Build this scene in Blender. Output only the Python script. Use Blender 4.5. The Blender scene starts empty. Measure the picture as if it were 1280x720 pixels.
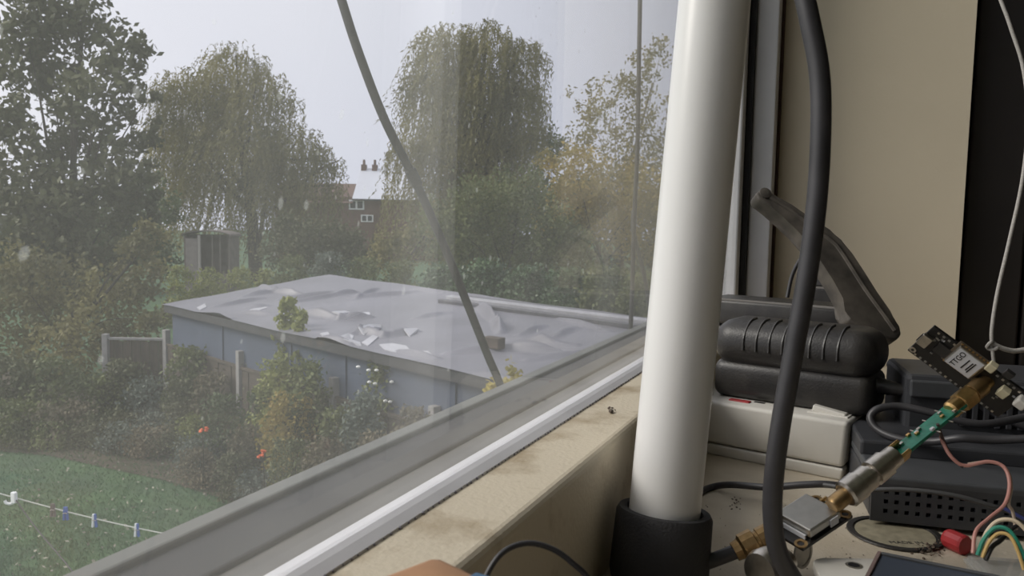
import bpy, bmesh, math, random
import numpy as np
from mathutils import Vector, Matrix

random.seed(7)
rng = np.random.default_rng(11)
S = bpy.context.scene
C = S.collection

# ------------------------------------------------------------------ camera
F = 1000.0
YAW, PITCH, ROLL = math.radians(24), math.radians(-5), math.radians(1.0)
ZV = Vector((0, 0, 1))
EF = Vector((-math.sin(YAW), math.cos(YAW), 0))      # level forward
ER = Vector((math.cos(YAW), math.sin(YAW), 0))       # level right
CF = EF * math.cos(PITCH) + ZV * math.sin(PITCH)
_u = ER.cross(CF)
CR = ER * math.cos(ROLL) + _u * math.sin(ROLL)
CU = -ER * math.sin(ROLL) + _u * math.cos(ROLL)
cam_d = bpy.data.cameras.new('camera')
cam_d.sensor_width = 36.0
cam_d.lens = 36.0 * F / 1280.0
cam_d.clip_start = 0.01
cam_d.clip_end = 500
cam_d.dof.use_dof = True
cam_d.dof.focus_distance = 0.55
cam_d.dof.aperture_fstop = 38
cam = bpy.data.objects.new('camera', cam_d)
C.objects.link(cam)
cam.matrix_world = Matrix((CR, CU, -CF)).transposed().to_4x4()
S.camera = cam

# ------------------------------------------------------------------ light and exposure
S.view_settings.view_transform = 'Standard'
S.view_settings.look = 'None'
S.view_settings.gamma = 1
S.view_settings.use_curve_mapping = False
S.view_settings.exposure = 0.25

SUNDIR = Vector((-0.75, -0.35, 0.60)).normalized()   # hazy sun, left of the view
W = bpy.data.worlds.new('overcast_sky')
S.world = W
W.use_nodes = True
nt = W.node_tree
nt.nodes.clear()
out = nt.nodes.new('ShaderNodeOutputWorld')
bg = nt.nodes.new('ShaderNodeBackground')
tc = nt.nodes.new('ShaderNodeTexCoord')
dot = nt.nodes.new('ShaderNodeVectorMath'); dot.operation = 'DOT_PRODUCT'
dot.inputs[1].default_value = SUNDIR
nt.links.new(tc.outputs['Generated'], dot.inputs[0])
noi = nt.nodes.new('ShaderNodeTexNoise'); noi.inputs['Scale'].default_value = 1.6; noi.inputs['Detail'].default_value = 3
nt.links.new(tc.outputs['Generated'], noi.inputs['Vector'])
ad = nt.nodes.new('ShaderNodeMath'); ad.operation = 'MULTIPLY_ADD'
nt.links.new(noi.outputs['Fac'], ad.inputs[0]); ad.inputs[1].default_value = 0.5
nt.links.new(dot.outputs['Value'], ad.inputs[2])
cr = nt.nodes.new('ShaderNodeValToRGB')
cr.color_ramp.elements[0].position = 0.1; cr.color_ramp.elements[0].color = (0.52, 0.55, 0.67, 1)
cr.color_ramp.elements[1].position = 1.0; cr.color_ramp.elements[1].color = (0.88, 0.88, 0.93, 1)
nt.links.new(ad.outputs[0], cr.inputs[0])
nt.links.new(cr.outputs[0], bg.inputs['Color'])
bg.inputs['Strength'].default_value = 1.0
nt.links.new(bg.outputs[0], out.inputs[0])

sun_d = bpy.data.lights.new('hazy_sun', 'SUN')
sun_d.energy = 2.2; sun_d.angle = math.radians(25); sun_d.color = (1.0, 0.95, 0.87)
sun = bpy.data.objects.new('hazy_sun', sun_d)
C.objects.link(sun)
sun.rotation_euler = SUNDIR.to_track_quat('Z', 'Y').to_euler()

# ------------------------------------------------------------------ helpers
def P(px, py, d):
    return d * (CF + CR * ((px - 640) / F) - CU * ((py - 360) / F))
def PL(px, py, z):
    v = P(px, py, 1.0)
    return v * (z / v.z)
def G(px, d, z):
    """point under/over pixel column px at depth d, height z"""
    a = P(px, 275, d); return Vector((a.x, a.y, z))

MATS = {}
def mat(name, col, rough=0.6, metal=0.0, noise=0.0, scale=20.0, col2=None, bump=0.0, bscale=None, spec=0.5, trans=0.0, coord='Object'):
    if name in MATS: return MATS[name]
    m = bpy.data.materials.new(name); m.use_nodes = True
    n = m.node_tree; b = n.nodes['Principled BSDF']
    b.inputs['Roughness'].default_value = rough
    b.inputs['Metallic'].default_value = metal
    b.inputs['Specular IOR Level'].default_value = spec
    b.inputs['Base Color'].default_value = (*col, 1)
    if noise or col2 or bump:
        t = n.nodes.new('ShaderNodeTexCoord')
        nz = n.nodes.new('ShaderNodeTexNoise'); nz.inputs['Scale'].default_value = scale; nz.inputs['Detail'].default_value = 5
        n.links.new(t.outputs[coord], nz.inputs['Vector'])
        if noise or col2:
            r = n.nodes.new('ShaderNodeValToRGB')
            c2 = col2 or tuple(max(0, c * (1 - noise)) for c in col)
            r.color_ramp.elements[0].position = 0.35; r.color_ramp.elements[0].color = (*c2, 1)
            r.color_ramp.elements[1].position = 0.65; r.color_ramp.elements[1].color = (*col, 1)
            n.links.new(nz.outputs['Fac'], r.inputs[0]); n.links.new(r.outputs[0], b.inputs['Base Color'])
        if bump:
            nb = n.nodes.new('ShaderNodeTexNoise'); nb.inputs['Scale'].default_value = bscale or scale * 4
            n.links.new(t.outputs[coord], nb.inputs['Vector'])
            bp = n.nodes.new('ShaderNodeBump'); bp.inputs['Strength'].default_value = bump; bp.inputs['Distance'].default_value = 0.002
            n.links.new(nb.outputs['Fac'], bp.inputs['Height']); n.links.new(bp.outputs[0], b.inputs['Normal'])
    if trans:
        tr = n.nodes.new('ShaderNodeBsdfTranslucent'); mx = n.nodes.new('ShaderNodeMixShader')
        mx.inputs[0].default_value = trans
        src = b.inputs['Base Color']
        if src.is_linked: n.links.new(src.links[0].from_socket, tr.inputs[0])
        else: tr.inputs[0].default_value = (*col, 1)
        o = n.nodes['Material Output']
        n.links.new(b.outputs[0], mx.inputs[1]); n.links.new(tr.outputs[0], mx.inputs[2]); n.links.new(mx.outputs[0], o.inputs[0])
    MATS[name] = m
    return m

def link(o, parent=None):
    C.objects.link(o)
    if parent: o.parent = parent
    return o
def tag(o, label=None, cat=None, group=None, kind=None):
    if label: o['label'] = label
    if cat: o['category'] = cat
    if group: o['group'] = group
    if kind: o['kind'] = kind
    return o
def thing(name, label, cat, M=None, group=None):
    o = bpy.data.objects.new(name, None); o.empty_display_size = 0.01
    if M is not None:
        o.matrix_basis = M if isinstance(M, Matrix) else Matrix.Translation(M)
    link(o); return tag(o, label, cat, group)
def obj(name, bm, m, parent=None, world=False, smooth=False):
    me = bpy.data.meshes.new(name)
    if world and parent:
        Mx = parent.matrix_basis.copy()
        if parent.parent: Mx = parent.parent.matrix_basis @ Mx
        bm.transform(Mx.inverted())
    bmesh.ops.recalc_face_normals(bm, faces=bm.faces)
    bm.to_mesh(me); bm.free()
    if smooth:
        me.shade_smooth()
        me.set_sharp_from_angle(angle=math.radians(40))
    me.materials.append(m)
    return link(bpy.data.objects.new(name, me), parent)
def nb(): return bmesh.new()
def box(bm, lo, hi, bevel=0.0, M=None, seg=2):
    lo = Vector(lo); hi = Vector(hi)
    r = bmesh.ops.create_cube(bm, size=1.0, matrix=Matrix.Translation((lo + hi) / 2) @ Matrix.Diagonal((*(hi - lo), 1)))
    vs = r['verts']
    if bevel:
        es = list({e for v in vs for e in v.link_edges})
        rr = bmesh.ops.bevel(bm, geom=es, offset=bevel, segments=seg, affect='EDGES', profile=0.5)
        vs = list({v for f in rr['faces'] for v in f.verts} | {v for v in vs if v.is_valid})
    if M is not None:
        vs = [v for v in vs if v.is_valid]
        bmesh.ops.transform(bm, matrix=M, verts=vs)
    return bm
def B(lo, hi, bevel=0.0, M=None, seg=2): return box(nb(), lo, hi, bevel, M, seg)
def smoothpath(pts, n=8):
    pts = [Vector(p) for p in pts]
    if len(pts) < 3: return pts
    q = [pts[0] * 2 - pts[1]] + pts + [pts[-1] * 2 - pts[-2]]
    res = []
    for i in range(1, len(q) - 2):
        a, b, c, d = q[i - 1:i + 3]
        for k in range(n):
            t = k / n
            res.append(0.5 * ((2 * b) + (c - a) * t + (2 * a - 5 * b + 4 * c - d) * t * t + (3 * b - a - 3 * c + d) * t ** 3))
    res.append(pts[-1]); return res
def tube(bm, pts, r, seg=10, smooth=8, r2=None):
    pts = smoothpath(pts, smooth) if smooth else [Vector(p) for p in pts]
    n = len(pts); rings = []
    t0 = (pts[1] - pts[0]).normalized()
    nrm = t0.orthogonal().normalized()
    for i, p in enumerate(pts):
        t = (pts[min(i + 1, n - 1)] - pts[max(i - 1, 0)]).normalized()
        nrm = (nrm - t * nrm.dot(t)).normalized(); bi = t.cross(nrm)
        rr = r if r2 is None else r + (r2 - r) * i / (n - 1)
        rings.append([bm.verts.new(p + (nrm * math.cos(a) + bi * math.sin(a)) * rr) for a in [2 * math.pi * k / seg for k in range(seg)]])
    for a, b in zip(rings, rings[1:]):
        for k in range(seg): bm.faces.new((a[k], a[(k + 1) % seg], b[(k + 1) % seg], b[k]))
    bm.faces.new(rings[0][::-1]); bm.faces.new(rings[-1])
    return bm
def lathe(bm, prof, M=None, seg=20, closed=False):
    """profile of (radius, z) turned about local z"""
    rings = []
    for r, z in prof:
        r = max(r, 1e-5)
        rings.append([bm.verts.new((r * math.cos(2 * math.pi * k / seg), r * math.sin(2 * math.pi * k / seg), z)) for k in range(seg)])
    for a, b in zip(rings, rings[1:]):
        for k in range(seg): bm.faces.new((a[k], a[(k + 1) % seg], b[(k + 1) % seg], b[k]))
    if closed:
        for k in range(seg): bm.faces.new((rings[-1][k], rings[-1][(k + 1) % seg], rings[0][(k + 1) % seg], rings[0][k]))
    else:
        bm.faces.new(rings[0][::-1]); bm.faces.new(rings[-1])
    if M is not None: bmesh.ops.transform(bm, matrix=M, verts=[v for rg in rings for v in rg])
    return bm
def axisM(p, q):
    """frame at p with local z towards q"""
    z = (Vector(q) - Vector(p)).normalized(); x = z.orthogonal().normalized(); y = z.cross(x)
    M = Matrix((x, y, z)).transposed().to_4x4(); M.translation = p; return M
def frameM(o, u, v):
    """local x along u, y close to v, z = x cross y"""
    u = Vector(u).normalized(); v = Vector(v); v = (v - u * v.dot(u)).normalized(); n = u.cross(v)
    M = Matrix((u, v, n)).transposed().to_4x4(); M.translation = o; return M
def prism(bm, poly, z0, z1, bevel=0.0):
    a = [bm.verts.new((x, y, z0)) for x, y in poly]; b = [bm.verts.new((x, y, z1)) for x, y in poly]
    n = len(poly)
    bm.faces.new(a[::-1]); bm.faces.new(b)
    for k in range(n): bm.faces.new((a[k], a[(k + 1) % n], b[(k + 1) % n], b[k]))
    if bevel: bmesh.ops.bevel(bm, geom=bm.edges[:], offset=bevel, segments=3, affect='EDGES', profile=0.5)
    return bm
def text(name, s, size, M, m, parent, depth=0.0002):
    cu = bpy.data.curves.new(name, 'FONT'); cu.body = s; cu.size = size; cu.extrude = depth
    cu.align_x = 'CENTER'; cu.align_y = 'CENTER'
    t = bpy.data.objects.new(name + '_tmp', cu)
    me = bpy.data.meshes.new_from_object(t); me.name = name
    bpy.data.objects.remove(t); me.transform(M); me.materials.append(m)
    return link(bpy.data.objects.new(name, me), parent)
def rotz(p, deg): 
    return Matrix.Translation(p) @ Matrix.Rotation(math.radians(deg), 4, 'Z')

def leaf_mesh(name, cen, dirs, length, width, m, parent, jitter=0.6):
    """one folded diamond-like quad per leaf (cen Nx3 in parent space)"""
    N = len(cen)
    d = dirs + rng.normal(0, jitter, (N, 3)); d /= np.linalg.norm(d, axis=1)[:, None] + 1e-9
    s = np.cross(d, rng.normal(0, 1, (N, 3))); s /= np.linalg.norm(s, axis=1)[:, None] + 1e-9
    L = (length * rng.uniform(0.6, 1.4, N))[:, None]; Wd = (width * rng.uniform(0.6, 1.4, N))[:, None]
    v = np.empty((N, 4, 3)); v[:, 0] = cen - d * L / 2; v[:, 1] = cen + s * Wd / 2 - d * L * 0.05; v[:, 2] = cen + d * L / 2; v[:, 3] = cen - s * Wd / 2 - d * L * 0.05
    me = bpy.data.meshes.new(name)
    me.vertices.add(N * 4); me.vertices.foreach_set('co', v.reshape(-1))
    me.loops.add(N * 4); me.loops.foreach_set('vertex_index', np.arange(N * 4, dtype=np.int32))
    me.polygons.add(N); me.polygons.foreach_set('loop_start', np.arange(0, N * 4, 4, dtype=np.int32))
    me.polygons.foreach_set('loop_total', np.full(N, 4, dtype=np.int32))
    me.update(calc_edges=True); me.validate(); me.materials.append(m)
    return link(bpy.data.objects.new(name, me), parent)

# ------------------------------------------------------------------ materials
GZ = -4.3          # garden level
SILL = -0.155      # inner sill board
LEDGE = -0.098     # raised ledge under the window
m_cream = mat('cream_paint', (0.60, 0.53, 0.40), 0.55, noise=0.06, scale=6, bump=0.08, bscale=300)
m_ledge = mat('stained_cream_ledge', (0.62, 0.55, 0.42), 0.6, col2=(0.36, 0.28, 0.17), scale=16, bump=0.15, bscale=500)
n = m_ledge.node_tree; b_ = n.nodes['Principled BSDF']; r_ = b_.inputs['Base Color'].links[0].from_node
nz_ = r_.inputs[0].links[0].from_node; nz_.inputs['Scale'].default_value = 34; nz_.inputs['Roughness'].default_value = 0.62
sx_ = n.nodes.new('ShaderNodeSeparateXYZ'); tc_ = n.nodes.new('ShaderNodeTexCoord'); n.links.new(tc_.outputs['Object'], sx_.inputs[0])
mr_ = n.nodes.new('ShaderNodeMapRange'); mr_.inputs['From Min'].default_value = -0.131; mr_.inputs['From Max'].default_value = -0.112
mr_.inputs['To Min'].default_value = -0.07; mr_.inputs['To Max'].default_value = 0.08      # dirt gathers along the frame
n.links.new(sx_.outputs[0], mr_.inputs[0]); ad_ = n.nodes.new('ShaderNodeMath'); n.links.new(nz_.outputs['Fac'], ad_.inputs[0]); n.links.new(mr_.outputs[0], ad_.inputs[1])
n.links.new(ad_.outputs[0], r_.inputs[0]); r_.color_ramp.elements[0].position = 0.30; r_.color_ramp.elements[1].position = 0.54
m_sill = mat('dusty_sill', (0.56, 0.50, 0.40), 0.7, col2=(0.44, 0.38, 0.29), scale=28, bump=0.2, bscale=700)
m_upvc = mat('white_upvc', (0.66, 0.66, 0.68), 0.35, noise=0.08, scale=30)
m_rubber = mat('black_gasket', (0.012, 0.012, 0.015), 0.6)
m_railgrey = mat('weathered_grey_rail', (0.12, 0.115, 0.10), 0.5, noise=0.25, scale=30)
m_raildark = mat('dark_grey_rail', (0.016, 0.016, 0.016), 0.5, noise=0.25, scale=20)
m_railedge = mat('pale_grey_edge', (0.16, 0.165, 0.15), 0.5, noise=0.2, scale=30)
m_pvc = mat('white_pipe', (0.79, 0.79, 0.78), 0.28, noise=0.03, scale=8)
m_foam = mat('black_foam', (0.036, 0.036, 0.039), 0.75, bump=0.3, bscale=900)
m_cable = mat('black_cable', (0.045, 0.044, 0.048), 0.42, noise=0.3, scale=60)
m_black = mat('black_plastic', (0.022, 0.021, 0.021), 0.40, col2=(0.042, 0.039, 0.036), scale=60, bump=0.1, bscale=800)
m_dust = mat('dusty_black_plastic', (0.115, 0.10, 0.083), 0.65, col2=(0.05, 0.044, 0.038), scale=70)
m_white = mat('white_plastic', (0.68, 0.66, 0.61), 0.4, noise=0.06, scale=40)
m_red = mat('red_plastic', (0.40, 0.03, 0.035), 0.4, noise=0.2, scale=100)
m_grey = mat('slate_grey_plastic', (0.045, 0.047, 0.053), 0.45, noise=0.2, scale=60)
m_grey2 = mat('grey_top_plastic', (0.070, 0.074, 0.080), 0.45, noise=0.2, scale=60)
m_hole = mat('vent_dark', (0.004, 0.004, 0.005), 0.8)
m_gold = mat('gold_plating', (0.72, 0.47, 0.20), 0.32, metal=1.0, noise=0.25, scale=300)
m_brass = mat('dull_brass', (0.40, 0.27, 0.13), 0.42, metal=1.0, noise=0.3, scale=300)
m_nickel = mat('nickel_plating', (0.62, 0.58, 0.52), 0.3, metal=1.0, noise=0.2, scale=300)
m_tin = mat('tin_shield', (0.52, 0.51, 0.48), 0.42, metal=1.0, noise=0.1, scale=200)
m_pcb = mat('black_circuit_board', (0.014, 0.013, 0.013), 0.35, noise=0.3, scale=400)
m_green = mat('green_circuit_board', (0.02, 0.22, 0.14), 0.3, noise=0.4, scale=300)
m_label = mat('pale_label', (0.62, 0.63, 0.66), 0.5)
m_ink = mat('black_ink', (0.01, 0.01, 0.012), 0.6)
m_jst = mat('ivory_plastic', (0.60, 0.55, 0.38), 0.5)
m_cord = mat('grey_white_cord', (0.42, 0.40, 0.37), 0.8, noise=0.25, scale=800)

# ------------------------------------------------------------------ the room (setting)
XI, XO = 0.088, -0.20        # inner and outer face of the window wall
YR, YL, ZT = 0.96, -1.60, 1.20   # reveal, unseen other reveal and head, opening enlarged to let in more daylight
FZ, CZ = -1.05, 1.40
def struct(name, bm, m, label=None):
    o = obj(name, bm, m); o['kind'] = 'structure'
    if label: o['label'] = label
    return o
bm = nb()
box(bm, (XO, YR, FZ), (XI, 3.0, CZ)); box(bm, (XO, -2.5, FZ), (XI, YL, CZ))
box(bm, (XO, YL, FZ), (XI, YR, SILL - 0.03)); box(bm, (XO, YL, ZT), (XI, YR, CZ))
box(bm, (XO + 0.02, YL, SILL - 0.03), (-0.136, YR, LEDGE - 0.006))
struct('wall_window', bm, m_cream, 'cream painted wall and reveal beside the window')
struct('wall_back', B((3.5, -2.6, FZ), (3.6, 3.1, CZ)), m_cream)
struct('wall_left', B((XO, -2.6, FZ), (3.6, -2.5, CZ)), m_cream)
struct('wall_right', B((XO, 3.0, FZ), (3.6, 3.1, CZ)), m_cream)
struct('ceiling', B((XO, -2.6, CZ), (3.6, 3.1, CZ + 0.1)), mat('ceiling_white', (0.75, 0.74, 0.70), 0.7))
struct('floor', B((XO, -2.6, FZ - 0.1), (3.6, 3.1, FZ)), mat('brown_carpet', (0.20, 0.15, 0.11), 0.95, noise=0.3, scale=200))
struct('trim_1', B((-0.1365, YL, SILL - 0.03), (-0.1, YR - 0.001, LEDGE), 0.0035, None, 4), m_ledge, 'stained cream ledge running along the window frame')
struct('trim_2', B((-0.1, YL, SILL - 0.03), (0.24, YR - 0.001, SILL), 0.002), m_sill, 'dusty cream sill board under the gadgets')

# window: frame pieces, bead, gasket, pane
win = thing('window_1', 'white framed window with a dirty rain-marked pane', None, (-0.136, 0.1, LEDGE)); win['kind'] = 'structure'
XG = -0.137
def wpart(name, lo, hi, m, bev=0.001, label=None):
    o = obj(name, B(lo, hi, bev), m, win, world=True)
    if label: o['label'] = label
    return o
wpart('glazing_lip', (-0.1455, YL, -0.112), (-0.1375, YR - 0.07, LEDGE + 0.0006), m_upvc)
wpart('bottom_rail', (-0.158, YL, -0.115), (-0.1455, YR - 0.02, LEDGE - 0.0005), m_railgrey)
wpart('outer_rail', (-0.1805, YL, -0.12), (-0.158, YR - 0.02, LEDGE + 0.001), m_raildark)
wpart('outer_edge', (-0.1885, YL, -0.125), (-0.1805, YR - 0.02, LEDGE + 0.003), m_railedge)
# glazing bead with a sloping top
bm = nb(); y0, y1 = YL, 0.93
pr = [(-0.1300, LEDGE), (-0.1303, LEDGE + 0.0008), (-0.1340, LEDGE + 0.0022), (-0.1366, LEDGE + 0.0028), (-0.1366, LEDGE)]
a = [bm.verts.new((x, y0, z)) for x, z in pr]; b = [bm.verts.new((x, y1, z)) for x, z in pr]
for k in range(5): bm.faces.new((a[k], a[(k + 1) % 5], b[(k + 1) % 5], b[k]))
bm.faces.new(a); bm.faces.new(b)
obj('glazing_bead', bm, m_upvc, win, world=True)
bm = nb(); y = 0.02
while y < 0.90:
    r_ = random.uniform(0.0004, 0.0008)
    bmesh.ops.create_icosphere(bm, subdivisions=1, radius=r_, matrix=Matrix.Translation((-0.1302, y, LEDGE + 0.0003)))
    y += random.uniform(0.0028, 0.0055)
o = obj('sealant_specks', bm, mat('sealant_grey', (0.22, 0.21, 0.25), 0.6), win, world=True); o['kind'] = 'stuff'
wpart('side_rail', (-0.19, 0.895, -0.11), (-0.131, 0.958, ZT - 0.03), m_upvc, 0.002)
wpart('side_gasket', (-0.131, 0.915, LEDGE), (-0.1245, 0.958, ZT - 0.03), m_rubber, 0.001)
wpart('jamb_trim', (-0.1245, 0.925, LEDGE), (-0.1015, 0.9585, ZT - 0.002), m_upvc, 0.0015)
wpart('jamb_joint', (-0.1015, 0.951, LEDGE), (-0.0985, 0.9595, ZT - 0.002), mat('brown_joint', (0.05, 0.025, 0.02), 0.8), 0.0)
wpart('top_rail', (-0.19, YL, ZT - 0.06), (-0.1, YR - 0.04, ZT - 0.001), m_upvc, 0.002)
wpart('far_side_rail', (-0.19, YL + 0.001, -0.11), (-0.1, YL + 0.06, ZT - 0.06), m_upvc, 0.002)
# dirty pane: mostly clear, reflecting, with a thin grey film that scatters daylight
m_glass = bpy.data.materials.new('dirty_glass'); m_glass.use_nodes = True
n = m_glass.node_tree; n.nodes.clear()
mo = n.nodes.new('ShaderNodeOutputMaterial')
tr = n.nodes.new('ShaderNodeBsdfTransparent'); gl = n.nodes.new('ShaderNodeBsdfGlossy'); gl.inputs['Roughness'].default_value = 0.02
tl = n.nodes.new('ShaderNodeBsdfTranslucent'); tl.inputs[0].default_value = (0.80, 0.82, 0.80, 1)
df = n.nodes.new('ShaderNodeBsdfDiffuse'); df.inputs[0].default_value = (0.7, 0.7, 0.68, 1)
lw = n.nodes.new('ShaderNodeLayerWeight')            # facing is the same from both sides of the thin pane
pw = n.nodes.new('ShaderNodeMath'); pw.operation = 'POWER'; pw.inputs[1].default_value = 5
fr = n.nodes.new('ShaderNodeMath'); fr.operation = 'MULTIPLY_ADD'; fr.inputs[1].default_value = 0.96; fr.inputs[2].default_value = 0.04
n.links.new(lw.outputs['Facing'], pw.inputs[0]); n.links.new(pw.outputs[0], fr.inputs[0])
m1 = n.nodes.new('ShaderNodeMixShader'); m2 = n.nodes.new('ShaderNodeMixShader'); m3 = n.nodes.new('ShaderNodeMixShader'); m3.inputs[0].default_value = 0.35
n.links.new(tl.outputs[0], m3.inputs[1]); n.links.new(df.outputs[0], m3.inputs[2])
n.links.new(fr.outputs[0], m1.inputs[0]); n.links.new(tr.outputs[0], m1.inputs[1]); n.links.new(gl.outputs[0], m1.inputs[2])
t = n.nodes.new('ShaderNodeTexCoord'); mp = n.nodes.new('ShaderNodeMapping'); mp.inputs['Scale'].default_value = (1, 1, 0.35)
nz = n.nodes.new('ShaderNodeTexNoise'); nz.inputs['Scale'].default_value = 14; nz.inputs['Detail'].default_value = 6
n.links.new(t.outputs['Object'], mp.inputs[0]); n.links.new(mp.outputs[0], nz.inputs['Vector'])
rp = n.nodes.new('ShaderNodeMapRange'); rp.inputs['From Min'].default_value = 0.3; rp.inputs['From Max'].default_value = 0.75
rp.inputs['To Min'].default_value = 0.050; rp.inputs['To Max'].default_value = 0.115
n.links.new(nz.outputs['Fac'], rp.inputs[0]); n.links.new(rp.outputs[0], m2.inputs[0])
n.links.new(m1.outputs[0], m2.inputs[1]); n.links.new(m3.outputs[0], m2.inputs[2]); n.links.new(m2.outputs[0], mo.inputs[0])
wpart('pane', (-0.1415, YL + 0.06, LEDGE + 0.0), (-0.1368, 0.8955, ZT - 0.06), m_glass, 0.0, 'clear dirty glass pane')
# dried rain marks on the outside of the pane
m_drop = bpy.data.materials.new('rain_mark'); m_drop.use_nodes = True
n = m_drop.node_tree; n.nodes.clear(); mo = n.nodes.new('ShaderNodeOutputMaterial')
tr = n.nodes.new('ShaderNodeBsdfTransparent'); tl = n.nodes.new('ShaderNodeBsdfTranslucent'); tl.inputs[0].default_value = (0.85, 0.87, 0.85, 1)
mx = n.nodes.new('ShaderNodeMixShader'); mx.inputs[0].default_value = 0.10
n.links.new(tr.outputs[0], mx.inputs[1]); n.links.new(tl.outputs[0], mx.inputs[2]); n.links.new(mx.outputs[0], mo.inputs[0])
bm = nb()
for k in range(420):
    yy = random.uniform(-0.1, 0.5); zz = random.uniform(-0.06, 0.22) if k % 3 else random.uniform(0.0, 0.2)
    r_ = random.choice((0.0004, 0.0006, 0.0008, 0.0011))
    M = Matrix.Translation((-0.1416, yy, zz)) @ Matrix.Rotation(random.uniform(-0.5, 0.1), 4, 'X') @ Matrix.Diagonal((0.25, 1, random.uniform(1.0, 1.8), 1))
    bmesh.ops.create_icosphere(bm, subdivisions=1, radius=r_, matrix=M)
o = obj('rain_marks', bm, m_drop, win, world=True); o['kind'] = 'stuff'

# ------------------------------------------------------------------ the garden (setting)
def quadmesh(name, co, m, kind=None, thick=None):
    me = bpy.data.meshes.new(name); me.from_pydata([tuple(c) for c in co], [], [tuple(range(len(co)))]); me.materials.append(m)
    o = link(bpy.data.objects.new(name, me))
    if kind: o['kind'] = kind
    return o
m_lawn = mat('lawn_green', (0.060, 0.125, 0.045), 0.95, col2=(0.042, 0.085, 0.040), scale=0.9, bump=0.0)
m_soil = mat('bed_soil', (0.085, 0.070, 0.045), 0.95, noise=0.5, scale=2.0)
quadmesh('ground_lawn', [(-150, -20, GZ), (-0.25, -20, GZ), (60, 160, GZ), (-150, 160, GZ)], m_lawn, 'structure')
bed = [PL(-60, 560, GZ), PL(60, 570, GZ), PL(200, 600, GZ), PL(330, 640, GZ), PL(480, 680, GZ), PL(700, 700, GZ), PL(760, 560, GZ), PL(330, 500, GZ), PL(100, 470, GZ), PL(-60, 460, GZ)]
quadmesh('ground_bed', [(p.x, p.y, GZ + 0.015) for p in bed], m_soil, 'structure')
# short grass blades and fallen leaves on the lawn
m_grass = mat('grass_blade', (0.075, 0.16, 0.055), 0.8, col2=(0.05, 0.11, 0.045), scale=3, trans=0.3)
N = 26000
co = np.array([list(PL(x, y, GZ)) for x, y in zip(rng.uniform(-60, 420, N), rng.uniform(560, 760, N))])
co[:, 2] = GZ + 0.02
g = leaf_mesh('grass', co, np.tile([0, 0, 1.0], (N, 1)), 0.06, 0.012, m_grass, None, 0.5)
tag(g, 'short green lawn grass in front of the flower bed', 'grass', kind='stuff')
N = 420
co = np.array([list(PL(x, y, GZ)) for x, y in zip(rng.uniform(-40, 380, N), rng.uniform(565, 740, N))])
co[:, 2] = GZ + 0.045
d_ = np.tile([1.0, 0, 0.0], (N, 1)); 
g = leaf_mesh('fallen_leaves', co, d_, 0.055, 0.035, mat('fallen_leaf', (0.34, 0.33, 0.25), 0.8, noise=0.5, scale=1.0), None, 0.9)
tag(g, 'pale fallen leaves scattered over the lawn', 'leaves', kind='stuff')

# ------------------------------------------------------------------ shed with sheeted roof
A = PL(205, 381, -1.9); D_ = PL(622, 475, -1.9)
ax = (D_ - A).normalized(); ay = Vector((-ax.y, ax.x, 0))
if ay.dot(EF) < 0: ay = -ay
SL, SW = 14.0, 3.9
shed = thing('shed', 'long low blue-grey shed with wrinkled grey sheeted roof', 'shed', frameM(Vector((A.x, A.y, GZ)), ax, ay))
H0 = -1.9 - GZ
def roof_z(s, t): return H0 + (0.46 - 0.012 * s) * t / SW
m_shedwall = mat('blue_grey_render', (0.072, 0.092, 0.140), 0.8, noise=0.2, scale=1.5)
bm = nb()
x0, x1, yy0, yy1 = 0.12, SL - 0.1, 0.12, SW - 0.1
for s, t in ((x0, yy0), (x1, yy0), (x1, yy1), (x0, yy1)): bm.verts.new((s, t, 0))
for s, t in ((x0, yy0), (x1, yy0), (x1, yy1), (x0, yy1)): bm.verts.new((s, t, roof_z(s, t) - 0.07))
bm.verts.ensure_lookup_table(); v = bm.verts
for k in range(4): bm.faces.new((v[k], v[(k + 1) % 4], v[4 + (k + 1) % 4], v[4 + k]))
bm.faces.new(v[4:8]); bm.faces.new(v[0:4])
obj('wall', bm, m_shedwall, shed)
# wall battens give the faint vertical joints
for s in (2.4, 4.9, 6.5, 9.0): obj('cover_strip', B((s, 0.095, 0), (s + 0.06, 0.125, H0 - 0.09)), m_shedwall, shed)
fas = mat('grey_fascia', (0.05, 0.05, 0.055), 0.7, noise=0.3, scale=3)
obj('fascia', B((0.0, 0.0, H0 - 0.15), (SL, 0.03, H0 - 0.005)), fas, shed)
bm = nb(); vs = []
for s, t in ((0, 0.03), (0.03, 0.03), (0.03, SW), (0, SW)):
    vs.append((bm.verts.new((s, t, roof_z(s, t) - 0.15)), bm.verts.new((s, t, roof_z(s, t) - 0.005))))
for k in range(4): bm.faces.new((vs[k][0], vs[(k + 1) % 4][0], vs[(k + 1) % 4][1], vs[k][1]))
obj('fascia', bm, fas, shed)
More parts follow.
